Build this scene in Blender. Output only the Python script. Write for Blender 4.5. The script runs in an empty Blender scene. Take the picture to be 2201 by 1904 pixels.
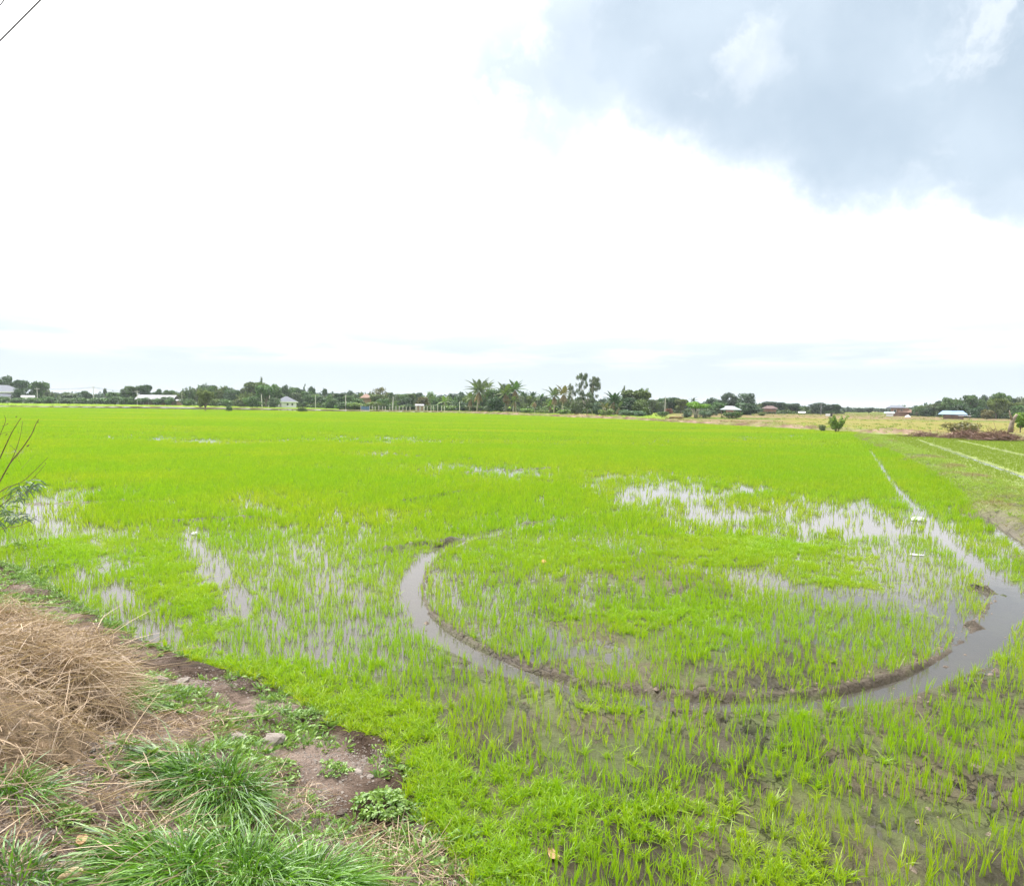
import bpy, math, random
import numpy as np
from mathutils import Matrix, Vector, Euler

random.seed(7)
RNG = np.random.default_rng(7)
SC = bpy.context.scene
COL = SC.collection

# ------------------------------------------------------------------ camera
W0, H0, FPX = 2201.0, 1904.0, 1408.0          # photograph size and focal length in its pixels
CAMZ, PITCH, ROLL = 3.0, math.radians(3.5), math.radians(0.75)
cam_rot = Matrix.Rotation(math.pi / 2 - PITCH, 3, 'X') @ Matrix.Rotation(ROLL, 3, 'Z')
cd = bpy.data.cameras.new('camera')
cam = bpy.data.objects.new('camera', cd)
COL.objects.link(cam)
cam.matrix_world = Matrix.Translation((0, 0, CAMZ)) @ cam_rot.to_4x4()
cd.sensor_fit = 'HORIZONTAL'
cd.sensor_width = 36.0
cd.lens = 36.0 * FPX / W0
cd.clip_start, cd.clip_end = 0.05, 12000
SC.camera = cam
SC.render.resolution_x, SC.render.resolution_y = 1024, 885

# ------------------------------------------------------------------ view
SC.view_settings.view_transform = 'Standard'
SC.view_settings.look = 'None'
SC.view_settings.exposure = 0.84
SC.view_settings.gamma = 1.0
SC.view_settings.use_curve_mapping = False
SC.cycles.use_denoising = True
SC.cycles.denoiser = 'OPENIMAGEDENOISE'
SC.cycles.max_bounces = 6
SC.cycles.diffuse_bounces = 3
SC.cycles.glossy_bounces = 3
SC.cycles.transmission_bounces = 4
SC.cycles.volume_bounces = 0
SC.cycles.transparent_max_bounces = 8
SC.cycles.sample_clamp_indirect = 6

CR = np.array([[cam_rot[i][j] for j in range(3)] for i in range(3)])


def ray(px, py):
    """world direction through a point of the photograph"""
    d = np.array([(px - W0 / 2) / FPX, (H0 / 2 - py) / FPX, -1.0])
    return CR @ d


def hz(px):
    """row of the horizon in column px of the photograph"""
    lo, hi = 700.0, 1000.0
    for _ in range(40):
        m = (lo + hi) / 2
        if ray(px, m)[2] > 0: lo = m
        else: hi = m
    return (lo + hi) / 2


def gp(px, py, z=0.0):
    """ground point seen at (px, py), on the level z"""
    d = ray(px, py)
    t = (z - CAMZ) / d[2]
    return (d[0] * t, d[1] * t)


def at_dist(px, dist):
    """ground point at a given distance in the compass direction of column px"""
    d = ray(px, hz(px))
    return (d[0] * dist / d[1], dist)


def survey(x, y, z=0.0):
    """world ground points -> columns and rows of the survey photograph"""
    P = np.stack([x, y, np.zeros_like(x) + z - CAMZ], -1) @ CR
    dz = np.minimum(P[..., 2], -1e-3)
    u = W0 / 2 + FPX * P[..., 0] / -dz
    v = H0 / 2 - FPX * P[..., 1] / -dz
    bad = P[..., 2] > -0.5
    return np.where(bad, -9999.0, u), np.where(bad, 9999.0, v)


# ------------------------------------------------------------------ world
SUN_EL, SUN_AZ = math.radians(60), math.radians(-28)      # behind thin cloud, upper left
world = bpy.data.worlds.new("World")
SC.world = world
world.use_nodes = True
nt = world.node_tree
nt.nodes.clear()


def N(tree, typ, **kw):
    n = tree.nodes.new(typ)
    for k, v in kw.items():
        if k == 'inp':
            for i, val in v.items(): n.inputs[i].default_value = val
        else: setattr(n, k, v)
    return n


def vmath(tree, op, a, b=None, scale=None):
    n = N(tree, 'ShaderNodeVectorMath', operation=op)
    for i, s in enumerate((a, b)):
        if s is None: continue
        if isinstance(s, bpy.types.NodeSocket): tree.links.new(s, n.inputs[i])
        else: n.inputs[i].default_value = s
    if scale is not None:
        if isinstance(scale, bpy.types.NodeSocket): tree.links.new(scale, n.inputs['Scale'])
        else: n.inputs['Scale'].default_value = scale
    return n.outputs['Value'] if op in ('DOT_PRODUCT', 'LENGTH', 'DISTANCE') else n.outputs['Vector']


def fmath(tree, op, a, b=None, c=None, clamp=False):
    n = N(tree, 'ShaderNodeMath', operation=op, use_clamp=clamp)
    for i, s in enumerate((a, b, c)):
        if s is None: continue
        if isinstance(s, bpy.types.NodeSocket): tree.links.new(s, n.inputs[i])
        else: n.inputs[i].default_value = s
    return n.outputs[0]


def mixc(tree, f, a, b, mode='MIX'):
    n = N(tree, 'ShaderNodeMix', data_type='RGBA', blend_type=mode)
    for i, s in ((0, f), (6, a), (7, b)):
        if isinstance(s, bpy.types.NodeSocket): tree.links.new(s, n.inputs[i])
        else: n.inputs[i].default_value = s if i == 0 or len(s) == 4 else (*s, 1)
    return n.outputs[2]


def smap(tree, v, a, b, lo=0.0, hi=1.0):
    n = N(tree, 'ShaderNodeMapRange', interpolation_type='SMOOTHSTEP')
    tree.links.new(v, n.inputs[0])
    for i, s in ((1, a), (2, b), (3, lo), (4, hi)): n.inputs[i].default_value = s
    return n.outputs[0]


def noise(tree, vec, scale, detail=4, rough=0.55, out='Fac'):
    n = N(tree, 'ShaderNodeTexNoise', inp={'Scale': scale, 'Detail': detail, 'Roughness': rough})
    if vec is not None: tree.links.new(vec, n.inputs['Vector'])
    return n.outputs[out]


tc = N(nt, 'ShaderNodeTexCoord').outputs['Generated']
# cloud base plane coordinates: direction projected on a high layer
sep = N(nt, 'ShaderNodeSeparateXYZ'); nt.links.new(tc, sep.inputs[0])
zc = fmath(nt, 'MAXIMUM', sep.outputs[2], 0.0)
warp = noise(nt, tc, 3.2, 6, 0.6, 'Color')
wv = vmath(nt, 'SCALE', vmath(nt, 'SUBTRACT', warp, (0.5, 0.5, 0.5)), scale=0.12)
wv2 = vmath(nt, 'SCALE', vmath(nt, 'SUBTRACT', noise(nt, tc, 11.0, 8, 0.68, 'Color'), (0.5, 0.5, 0.5)), scale=0.10)
dwarp = vmath(nt, 'NORMALIZE', vmath(nt, 'ADD', vmath(nt, 'ADD', tc, wv), wv2))


def cap(px, py, r, soft=0.6):
    d = ray(px, py); d = d / np.linalg.norm(d)
    a = r / FPX
    dot = vmath(nt, 'DOT_PRODUCT', dwarp, tuple(d))
    return smap(nt, dot, math.cos(a * (1 + soft)), math.cos(a * max(0.05, 1 - soft)))


blue = None
for px, py, r, s, w in ((1290, 70, 150, .45, .85), (1480, 40, 200, .4, .95), (1700, 90, 210, .4, .95), (1900, 160, 220, .4, 1.0), (2120, 190, 200, .4, 1.0),
                        (2190, 385, 90, .5, .9), (2030, 360, 50, .6, .8), (1310, 235, 90, .6, .5), (1480, 230, 70, .6, .7), (2420, 140, 240, .5, 1.0),
                        (1700, -330, 420, .5, .9), (1130, 120, 130, .7, .8), (1200, 240, 90, .7, .75), (1060, 40, 90, .8, .6), (2500, -300, 450, .5, .9),
                        (1880, 372, 35, .9, .6), (1640, 240, 80, .5, .9), (1800, 300, 60, .5, .7)):
    c = fmath(nt, 'MULTIPLY', cap(px, py, r, s), w)
    blue = c if blue is None else fmath(nt, 'MAXIMUM', blue, c)
# brighter rags of cloud inside the grey
rag = noise(nt, dwarp, 7.0, 7, 0.6)
rag = smap(nt, rag, 0.52, 0.72)
hole = fmath(nt, 'MULTIPLY', cap(1430, 168, 60, .95), fmath(nt, 'MULTIPLY_ADD', rag, .5, .05))
hole = fmath(nt, 'MAXIMUM', hole, fmath(nt, 'MULTIPLY', cap(1610, 100, 40, .9), 0.45))
# general cloud relief in the rest of the sky (behind and overhead too)
gen = smap(nt, noise(nt, tc, 1.7, 6, 0.6), 0.5, 0.72)
behind = smap(nt, sep.outputs[1], 0.35, -0.3)
blue = fmath(nt, 'MAXIMUM', blue, fmath(nt, 'MULTIPLY', fmath(nt, 'MULTIPLY', gen, behind), 0.9))
blue = fmath(nt, 'MULTIPLY', blue, fmath(nt, 'SUBTRACT', 1.0, fmath(nt, 'MULTIPLY', hole, 0.45)))
blue = fmath(nt, 'MULTIPLY', blue, fmath(nt, 'SUBTRACT', 1.0, fmath(nt, 'MULTIPLY', rag, 0.30)), clamp=True)
blue = smap(nt, blue, 0.02, 1.05)
tone = noise(nt, tc, 4.5, 5, 0.5)
greyblue = mixc(nt, smap(nt, tone, 0.35, 0.65), (0.325, 0.395, 0.465), (0.41, 0.48, 0.545))
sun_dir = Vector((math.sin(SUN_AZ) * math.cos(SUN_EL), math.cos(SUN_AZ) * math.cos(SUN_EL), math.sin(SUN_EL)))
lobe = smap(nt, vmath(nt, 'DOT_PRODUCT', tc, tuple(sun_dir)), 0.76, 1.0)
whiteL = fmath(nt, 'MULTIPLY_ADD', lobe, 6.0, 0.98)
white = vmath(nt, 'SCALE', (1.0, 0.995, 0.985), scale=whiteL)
# thin pale-blue veil towards the horizon
el = sep.outputs[2]
veil = smap(nt, el, 0.19, 0.07)
veiln = smap(nt, noise(nt, vmath(nt, 'MULTIPLY', tc, (2.0, 2.0, 16.0)), 2.4, 5, 0.55), 0.30, 0.62)
veil = fmath(nt, 'MULTIPLY', veil, fmath(nt, 'MULTIPLY_ADD', veiln, 0.45, 0.55))
low = smap(nt, el, 0.10, 0.045)
veil = fmath(nt, 'MAXIMUM', veil, low)
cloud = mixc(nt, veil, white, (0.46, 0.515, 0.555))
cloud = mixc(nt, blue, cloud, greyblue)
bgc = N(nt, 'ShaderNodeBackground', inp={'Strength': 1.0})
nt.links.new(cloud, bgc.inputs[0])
sky = N(nt, 'ShaderNodeTexSky', sky_type='NISHITA', sun_disc=False, sun_elevation=SUN_EL, sun_rotation=SUN_AZ)
bgs = N(nt, 'ShaderNodeBackground', inp={'Strength': 0.10})
nt.links.new(sky.outputs[0], bgs.inputs[0])
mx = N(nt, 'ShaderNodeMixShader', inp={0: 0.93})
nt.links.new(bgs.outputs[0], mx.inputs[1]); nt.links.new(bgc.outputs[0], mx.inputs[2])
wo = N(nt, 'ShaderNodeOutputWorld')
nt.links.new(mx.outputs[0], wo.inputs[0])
world.cycles.sampling_method = 'MANUAL'
world.cycles.sample_map_resolution = 512

sd = bpy.data.lights.new('sun', 'SUN')
sd.energy, sd.angle, sd.color = 1.5, math.radians(12), (1.0, 0.96, 0.88)
sun = bpy.data.objects.new('sun', sd)
COL.objects.link(sun)
sun.rotation_euler = sun_dir.to_track_quat('Z', 'Y').to_euler()


# ------------------------------------------------------------------ helpers
def tag(o, label=None, cat=None, group=None, kind=None):
    if label: o['label'] = label
    if cat: o['category'] = cat
    if group: o['group'] = group
    if kind: o['kind'] = kind
    return o


def link(o, parent=None):
    COL.objects.link(o)
    if parent is not None: o.parent = parent
    return o


def empty(name, loc=(0, 0, 0), rz=0.0, scale=(1, 1, 1), **t):
    o = bpy.data.objects.new(name, None)
    o.empty_display_size = 0.2
    o.location = loc; o.rotation_euler = (0, 0, rz); o.scale = scale
    link(o)
    return tag(o, **t)


def mesh_np(name, verts, faces, mats=(), attrs=None, smooth=False):
    """faces: list of index arrays, each (n, k)"""
    me = bpy.data.meshes.new(name)
    verts = np.asarray(verts, dtype=np.float32)
    me.vertices.add(len(verts)); me.vertices.foreach_set('co', verts.ravel())
    if not isinstance(faces, (list, tuple)): faces = [faces]
    faces = [np.asarray(f, dtype=np.int32) for f in faces if len(f)]
    idx = np.concatenate([f.ravel() for f in faces])
    tot = np.concatenate([np.full(len(f), f.shape[1], dtype=np.int32) for f in faces])
    st = np.concatenate([[0], np.cumsum(tot)[:-1]]).astype(np.int32)
    me.loops.add(len(idx)); me.loops.foreach_set('vertex_index', idx)
    me.polygons.add(len(tot)); me.polygons.foreach_set('loop_start', st); me.polygons.foreach_set('loop_total', tot)
    me.polygons.foreach_set('use_smooth', np.full(len(tot), smooth))
    me.update(calc_edges=True)
    for k, v in (attrs or {}).items():
        v = np.asarray(v, dtype=np.float32)
        if v.ndim == 1:
            a = me.attributes.new(k, 'FLOAT', 'POINT'); a.data.foreach_set('value', v)
        elif v.shape[1] == 3:
            a = me.attributes.new(k, 'FLOAT_VECTOR', 'POINT'); a.data.foreach_set('vector', v.ravel())
        else:
            a = me.attributes.new(k, 'FLOAT_COLOR', 'POINT'); a.data.foreach_set('color', v.ravel())
    for m in mats: me.materials.append(m)
    return me


def obj(name, me, parent=None, loc=(0, 0, 0), **t):
    o = bpy.data.objects.new(name, me)
    o.location = loc
    link(o, parent)
    return tag(o, **t)


class MB:
    """collects simple solids into one mesh"""
    def __init__(s): s.v, s.f3, s.f4, s.n = [], [], [], 0

    def add(s, v, f4=(), f3=()):
        s.v.append(np.asarray(v, float))
        if len(f4): s.f4.append(np.asarray(f4) + s.n)
        if len(f3): s.f3.append(np.asarray(f3) + s.n)
        s.n += len(v); return s

    def box(s, x0, x1, y0, y1, z0, z1):
        v = [(x, y, z) for z in (z0, z1) for y in (y0, y1) for x in (x0, x1)]
        return s.add(v, [(0, 2, 3, 1), (4, 5, 7, 6), (0, 1, 5, 4), (2, 6, 7, 3), (0, 4, 6, 2), (1, 3, 7, 5)])

    def hip(s, x0, x1, y0, y1, z0, z1, ridge, t=0.15):
        """hip roof; ridge = length of the ridge along x"""
        cx, cy = (x0 + x1) / 2, (y0 + y1) / 2
        v = [(x0, y0, z0), (x1, y0, z0), (x1, y1, z0), (x0, y1, z0), (cx - ridge / 2, cy, z1), (cx + ridge / 2, cy, z1)]
        v += [(a, b, c - t) for a, b, c in v[:4]]
        return s.add(v, [(0, 1, 5, 4), (2, 3, 4, 5), (0, 6, 7, 1), (1, 7, 8, 2), (2, 8, 9, 3), (3, 9, 6, 0), (9, 8, 7, 6)], [(1, 2, 5), (3, 0, 4)])

    def gable(s, x0, x1, y0, y1, z0, z1, t=0.12):
        """gable roof, ridge along x, as two thin slabs"""
        cy = (y0 + y1) / 2
        v = [(x0, y0, z0), (x1, y0, z0), (x0, cy, z1), (x1, cy, z1), (x0, y1, z0), (x1, y1, z0)]
        v += [(a, b, c - t) for a, b, c in v]
        return s.add(v, [(0, 1, 3, 2), (2, 3, 5, 4), (6, 8, 9, 7), (8, 10, 11, 9), (0, 6, 7, 1), (4, 5, 11, 10), (0, 2, 8, 6), (2, 4, 10, 8), (1, 7, 9, 3), (3, 9, 11, 5)])

    def tube(s, pts, rad, k=7):
        pts = np.asarray(pts, float); n = len(pts)
        rad = np.broadcast_to(np.asarray(rad, float), (n,))
        tang = np.gradient(pts, axis=0); tang /= np.linalg.norm(tang, axis=1)[:, None] + 1e-9
        up = np.array([0.13, 0.21, 0.97]) if abs(tang[0][2]) < 0.9 else np.array([0.97, 0.2, 0.1])
        a = np.cross(tang, up); a /= np.linalg.norm(a, axis=1)[:, None] + 1e-9
        b = np.cross(tang, a)
        th = np.linspace(0, 2 * np.pi, k, endpoint=False)
        v = pts[:, None] + rad[:, None, None] * (np.cos(th)[None, :, None] * a[:, None] + np.sin(th)[None, :, None] * b[:, None])
        v = v.reshape(-1, 3)
        f = []
        for i in range(n - 1):
            for j in range(k):
                j2 = (j + 1) % k
                f.append((i * k + j, i * k + j2, (i + 1) * k + j2, (i + 1) * k + j))
        v = np.vstack([v, pts[:1], pts[-1:]])
        t3 = [(n * k, (j + 1) % k, j) for j in range(k)] + [(n * k + 1, (n - 1) * k + j, (n - 1) * k + (j + 1) % k) for j in range(k)]
        return s.add(v, f, t3)

    def mesh(s, name, mat=None, smooth=False):
        fs = []
        if s.f4: fs.append(np.concatenate(s.f4))
        if s.f3: fs.append(np.concatenate(s.f3))
        return mesh_np(name, np.concatenate(s.v), fs, [mat] if mat else [], smooth=smooth)

    def build(s, name, mat, parent=None, smooth=False, **t):
        return obj(name, s.mesh(name, mat, smooth), parent, **t)


def rnd(n, a=0.0, b=1.0): return RNG.uniform(a, b, n)


def unit(v): return v / (np.linalg.norm(v, axis=-1, keepdims=True) + 1e-9)


def strands(root, d0, L, width, droop, nseg=3, curl=None, tint=None, prof='blade'):
    """N ribbons, each bending down and sideways; returns verts, [quads, tris], tint per vertex"""
    n = len(root)
    L = np.broadcast_to(L, (n,)).astype(float); width = np.broadcast_to(width, (n,)).astype(float)
    droop = np.broadcast_to(droop, (n,)).astype(float)
    d0 = unit(np.asarray(d0, float))
    if curl is None: curl = np.zeros((n, 3))
    side = np.cross(d0, unit(RNG.normal(size=(n, 3))))
    side = unit(side)
    t = np.linspace(0, 1, nseg + 1)
    P = (root[:, None] + d0[:, None] * (L[:, None] * t)[..., None]
         + curl[:, None] * (L[:, None] * t ** 2)[..., None]
         + np.array([0, 0, -1.0]) * (L[:, None] * droop[:, None] * t ** 2)[..., None])
    wv = {'blade': 0.35 + 0.65 * np.sin(np.pi * np.minimum(t * 0.9 + 0.12, 1)), 'stem': 1 - 0.6 * t}[prof]
    half = side[:, None] * (width[:, None] * wv)[..., None] * 0.5
    A, B = P - half, P + half
    body = np.stack([A[:, :-1], B[:, :-1]], 2).reshape(n, nseg * 2, 3)
    tip = P[:, -1:]
    V = np.concatenate([body, tip], 1).reshape(-1, 3)
    k = nseg * 2 + 1
    base = (np.arange(n) * k)[:, None]
    quads = [base + np.array([[2 * i, 2 * i + 1, 2 * i + 3, 2 * i + 2]]) for i in range(nseg - 1)]
    q = np.concatenate(quads) if quads else np.zeros((0, 4), int)
    tr = base + np.array([[2 * nseg - 2, 2 * nseg - 1, 2 * nseg]])
    if tint is None: tint = rnd(n)
    T = np.repeat(np.broadcast_to(tint, (n,)), k)
    return V, [q, tr], T


def join(parts):
    V, F, T, n = [], {}, [], 0
    for v, fs, t in parts:
        for f in fs:
            if len(f): F.setdefault(f.shape[1], []).append(f + n)
        V.append(v); T.append(t); n += len(v)
    return np.concatenate(V), [np.concatenate(x) for x in F.values()], np.concatenate(T)


# ---- numpy noise
def _hash(ix, iy, s):
    h = (ix.astype(np.int64) * 374761393 + iy.astype(np.int64) * 668265263 + s * 1442695041) & 0xffffffff
    h = ((h ^ (h >> 13)) * 1274126177) & 0xffffffff
    return ((h ^ (h >> 16)) & 0xffffff) / float(0xffffff)


def vnoise(x, y, s=0):
    ix, iy = np.floor(x), np.floor(y)
    fx, fy = x - ix, y - iy
    fx, fy = fx * fx * (3 - 2 * fx), fy * fy * (3 - 2 * fy)
    a, b = _hash(ix, iy, s), _hash(ix + 1, iy, s)
    c, d = _hash(ix, iy + 1, s), _hash(ix + 1, iy + 1, s)
    return (a * (1 - fx) + b * fx) * (1 - fy) + (c * (1 - fx) + d * fx) * fy


def fbm(x, y, scale, octv=4, s=0):
    v, a, t = 0.0, 1.0, 0.0
    for o in range(octv):
        v = v + a * vnoise(x * scale * 2 ** o + 17.3 * o, y * scale * 2 ** o - 9.1 * o, s + o)
        t += a; a *= 0.5
    return v / t


def cells(x, y, scale, s=0, jit=0.9):
    """distance to the nearest cell border (cracks are where it is small)"""
    x, y = x * scale, y * scale
    ix, iy = np.floor(x), np.floor(y)
    f1 = np.full_like(x, 9.0); f2 = np.full_like(x, 9.0)
    for dx in (-1, 0, 1):
        for dy in (-1, 0, 1):
            cx, cy = ix + dx, iy + dy
            px = cx + 0.5 + (_hash(cx, cy, s) - 0.5) * jit
            py = cy + 0.5 + (_hash(cx, cy, s + 91) - 0.5) * jit
            d = np.hypot(x - px, y - py)
            f2 = np.where(d < f1, f1, np.minimum(f2, d)); f1 = np.minimum(f1, d)
    return (f2 - f1) / scale


def sstep(a, b, v):
    t = np.clip((v - a) / (b - a), 0, 1)
    return t * t * (3 - 2 * t)


def pdist(x, y, pts):
    """distance to a polyline, and signed side (+ = left of its direction)"""
    best = np.full_like(x, 1e9); side = np.zeros_like(x)
    pts = np.asarray(pts, float)
    for (ax, ay), (bx, by) in zip(pts[:-1], pts[1:]):
        vx, vy = bx - ax, by - ay
        t = np.clip(((x - ax) * vx + (y - ay) * vy) / (vx * vx + vy * vy), 0, 1)
        qx, qy = x - ax - t * vx, y - ay - t * vy
        d = np.hypot(qx, qy)
        sg = vx * (y - ay) - vy * (x - ax)
        side = np.where(d < best, sg, side); best = np.minimum(best, d)
    return best, np.sign(side)


def smooth_line(pts, n=6):
    pts = np.asarray(pts, float)
    out = []
    P = np.vstack([2 * pts[0] - pts[1], pts, 2 * pts[-1] - pts[-2]])
    for i in range(1, len(P) - 2):
        for t in np.linspace(0, 1, n, endpoint=False):
            a, b, c, d = P[i - 1], P[i], P[i + 1], P[i + 2]
            out.append(0.5 * ((2 * b) + (c - a) * t + (2 * a - 5 * b + 4 * c - d) * t * t + (3 * b - a - 3 * c + d) * t ** 3))
    out.append(pts[-1])
    return np.array(out)


def blob(u, v, cx, cy, rx, ry, rot=0):
    a = math.radians(rot); c, s = math.cos(a), math.sin(a)
    dx, dy = u - cx, v - cy
    return np.exp(-(((dx * c + dy * s) / rx) ** 2 + ((-dx * s + dy * c) / ry) ** 2))


def capsule(u, v, ax, ay, bx, by, r0, r1=None):
    r1 = r0 if r1 is None else r1
    vx, vy = bx - ax, by - ay
    t = np.clip(((u - ax) * vx + (v - ay) * vy) / (vx * vx + vy * vy), 0, 1)
    r = r0 + (r1 - r0) * t
    return np.exp(-(((u - ax - t * vx) ** 2 + (v - ay - t * vy) ** 2) / r ** 2))


# ------------------------------------------------------------------ materials
def new_mat(name):
    m = bpy.data.materials.new(name); m.use_nodes = True
    t = m.node_tree; t.nodes.clear()
    out = N(t, 'ShaderNodeOutputMaterial')
    return m, t, out


def bsdf(t, out, color, rough=0.7, spec=0.3, normal=None, metallic=0.0):
    b = N(t, 'ShaderNodeBsdfPrincipled')
    for nm, s in (('Base Color', color), ('Roughness', rough), ('Specular IOR Level', spec), ('Normal', normal), ('Metallic', metallic)):
        if s is None: continue
        if isinstance(s, bpy.types.NodeSocket): t.links.new(s, b.inputs[nm])
        elif nm == 'Base Color': b.inputs[nm].default_value = (*s, 1)
        else: b.inputs[nm].default_value = s
    t.links.new(b.outputs[0], out.inputs[0])
    return b


def attr(t, name, typ='GEOMETRY'):
    return N(t, 'ShaderNodeAttribute', attribute_name=name, attribute_type=typ)


def bump(t, h, strength=0.5, dist=0.02, normal=None):
    b = N(t, 'ShaderNodeBump', inp={'Strength': strength, 'Distance': dist})
    t.links.new(h, b.inputs['Height'])
    if normal is not None: t.links.new(normal, b.inputs['Normal'])
    return b.outputs[0]


def plain(name, c, rough=0.75, spec=0.25, var=0.25, scale=3.0, obj_rand=0.0, c2=None, bumpy=0.0):
    m, t, out = new_mat(name)
    co = N(t, 'ShaderNodeTexCoord').outputs['Object']
    n = noise(t, co, scale, 5, 0.6)
    lo = tuple(x * (1 - var) for x in c); hi = c2 or tuple(min(1, x * (1 + var)) for x in c)
    col = mixc(t, smap(t, n, 0.3, 0.7), lo, hi)
    nrm = bump(t, noise(t, co, scale * 6, 3), bumpy, 0.02) if bumpy else None
    bsdf(t, out, col, rough, spec, nrm)
    return m


def leafy(name, c0, c1, trans=0.35, gloss=0.06, inst=None, obj_color=False, c_inst=None):
    """leaf: colour between c0 and c1 by the leaf's own tint"""
    m, t, out = new_mat(name)
    a = attr(t, 'tint').outputs['Fac']
    col = mixc(t, a, c0, c1)
    if inst:
        ia = attr(t, inst, 'INSTANCER').outputs['Fac']
        col = mixc(t, ia, col, mixc(t, a, *c_inst))
    if obj_color:
        oc = N(t, 'ShaderNodeObjectInfo').outputs['Color']
        col = mixc(t, 1.0, col, oc, 'MULTIPLY')
    d = N(t, 'ShaderNodeBsdfDiffuse'); t.links.new(col, d.inputs[0])
    tr = N(t, 'ShaderNodeBsdfTranslucent')
    t.links.new(mixc(t, 1.0, col, (1.15, 1.15, 0.7), 'MULTIPLY'), tr.inputs[0])
    m1 = N(t, 'ShaderNodeMixShader', inp={0: trans})
    t.links.new(d.outputs[0], m1.inputs[1]); t.links.new(tr.outputs[0], m1.inputs[2])
    g = N(t, 'ShaderNodeBsdfGlossy', inp={'Roughness': 0.45})
    m2 = N(t, 'ShaderNodeMixShader', inp={0: gloss})
    t.links.new(m1.outputs[0], m2.inputs[1]); t.links.new(g.outputs[0], m2.inputs[2])
    t.links.new(m2.outputs[0], out.inputs[0])
    return m


def ground_mat(name, fine=30.0, spec=0.22, bstr=0.6, bdist=0.02, var=0.30, cracks=0.0):
    m, t, out = new_mat(name)
    co = N(t, 'ShaderNodeTexCoord').outputs['Object']
    c = attr(t, 'col').outputs['Color']
    n1 = noise(t, co, fine, 6, 0.65); n2 = noise(t, co, fine * 0.13, 5, 0.6)
    f = fmath(t, 'MULTIPLY_ADD', n1, 2 * var, 1 - var)
    f = fmath(t, 'MULTIPLY', f, fmath(t, 'MULTIPLY_ADD', n2, 2 * var, 1 - var))
    col = vmath(t, 'SCALE', c, scale=f)
    h = fmath(t, 'ADD', n1, fmath(t, 'MULTIPLY', n2, 2.0))
    if cracks:
        vo = N(t, 'ShaderNodeTexVoronoi', feature='DISTANCE_TO_EDGE', inp={'Scale': 5.0})
        wv_ = vmath(t, 'ADD', co, vmath(t, 'SCALE', noise(t, co, 9.0, 4, 0.6, 'Color'), scale=0.16))
        t.links.new(wv_, vo.inputs['Vector'])
        ck = smap(t, vo.outputs['Distance'], 0.0, 0.035)
        sel = smap(t, noise(t, co, 0.9, 3), 0.45, 0.58)
        ck = fmath(t, 'MAXIMUM', ck, fmath(t, 'SUBTRACT', 1.0, fmath(t, 'MULTIPLY', sel, cracks)))
        h = fmath(t, 'ADD', h, fmath(t, 'MULTIPLY', ck, 1.5))
        col = vmath(t, 'SCALE', col, scale=fmath(t, 'MULTIPLY_ADD', ck, 0.6, 0.4))
    nrm = bump(t, h, bstr, bdist)
    w = attr(t, 'wet').outputs['Fac']
    r = fmath(t, 'MULTIPLY_ADD', w, -0.45, 0.88)
    bsdf(t, out, col, r, spec, nrm)
    return m


M_mud = ground_mat('wet_mud', 26, bstr=0.9, bdist=0.03, var=0.34, cracks=0.8)
M_bank = ground_mat('bank_dirt', 34, spec=0.08, bstr=1.0, bdist=0.06, var=0.46, cracks=0.7)
M_far = ground_mat('field_soil', 2.2, spec=0.0, bstr=0.5, bdist=0.15, var=0.25)

# murky shallow water
M_water, t_, o_ = new_mat('murky_water')
co_ = N(t_, 'ShaderNodeTexCoord').outputs['Object']
nrm_ = bump(t_, noise(t_, co_, 5.0, 3, 0.5), 0.05, 0.02)
fr_ = N(t_, 'ShaderNodeFresnel', inp={'IOR': 1.45}); t_.links.new(nrm_, fr_.inputs['Normal'])
frb_ = fmath(t_, 'MULTIPLY_ADD', fr_.outputs[0], 1.0, 0.01, clamp=True)
tp_ = N(t_, 'ShaderNodeBsdfTransparent', inp={0: (0.80, 0.76, 0.66, 1)})
df_ = N(t_, 'ShaderNodeBsdfDiffuse', inp={0: (0.105, 0.095, 0.078, 1)})
ma_ = N(t_, 'ShaderNodeMixShader', inp={0: 0.55})
t_.links.new(tp_.outputs[0], ma_.inputs[1]); t_.links.new(df_.outputs[0], ma_.inputs[2])
gl_ = N(t_, 'ShaderNodeBsdfGlossy', inp={0: (0.96, 0.96, 1.0, 1), 'Roughness': 0.04}); t_.links.new(nrm_, gl_.inputs['Normal'])
mb_ = N(t_, 'ShaderNodeMixShader'); t_.links.new(frb_, mb_.inputs[0])
t_.links.new(ma_.outputs[0], mb_.inputs[1]); t_.links.new(gl_.outputs[0], mb_.inputs[2])
t_.links.new(mb_.outputs[0], o_.inputs[0])

M_rice = leafy('rice_leaf', (0.165, 0.330, 0.004), (0.280, 0.460, 0.006), 0.48, 0.04, inst='itint',
               c_inst=((0.24, 0.345, 0.006), (0.39, 0.47, 0.014)))
M_siderice = leafy('side_rice_leaf', (0.17, 0.25, 0.035), (0.27, 0.35, 0.07), 0.4, 0.0)
M_grass = leafy('grass_blade', (0.028, 0.100, 0.010), (0.17, 0.36, 0.022), 0.35, 0.07)
M_weed = leafy('weed_leaf', (0.09, 0.19, 0.035), (0.24, 0.37, 0.07), 0.3, 0.05)
M_straw = leafy('dry_straw', (0.13, 0.09, 0.06), (0.55, 0.41, 0.275), 0.2, 0.04)
M_bundgrass = leafy('bund_grass', (0.11, 0.21, 0.015), (0.30, 0.42, 0.035), 0.35, 0.05, inst='itint',
                    c_inst=((0.17, 0.13, 0.06), (0.31, 0.25, 0.125)))
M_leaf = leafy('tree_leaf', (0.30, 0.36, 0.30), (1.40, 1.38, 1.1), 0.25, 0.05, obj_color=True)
M_bark = plain('bark', (0.20, 0.165, 0.125), 0.9, var=0.35, scale=2.5)
M_palebark = plain('pale_bark', (0.42, 0.38, 0.32), 0.9, var=0.3, scale=2.0)
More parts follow.
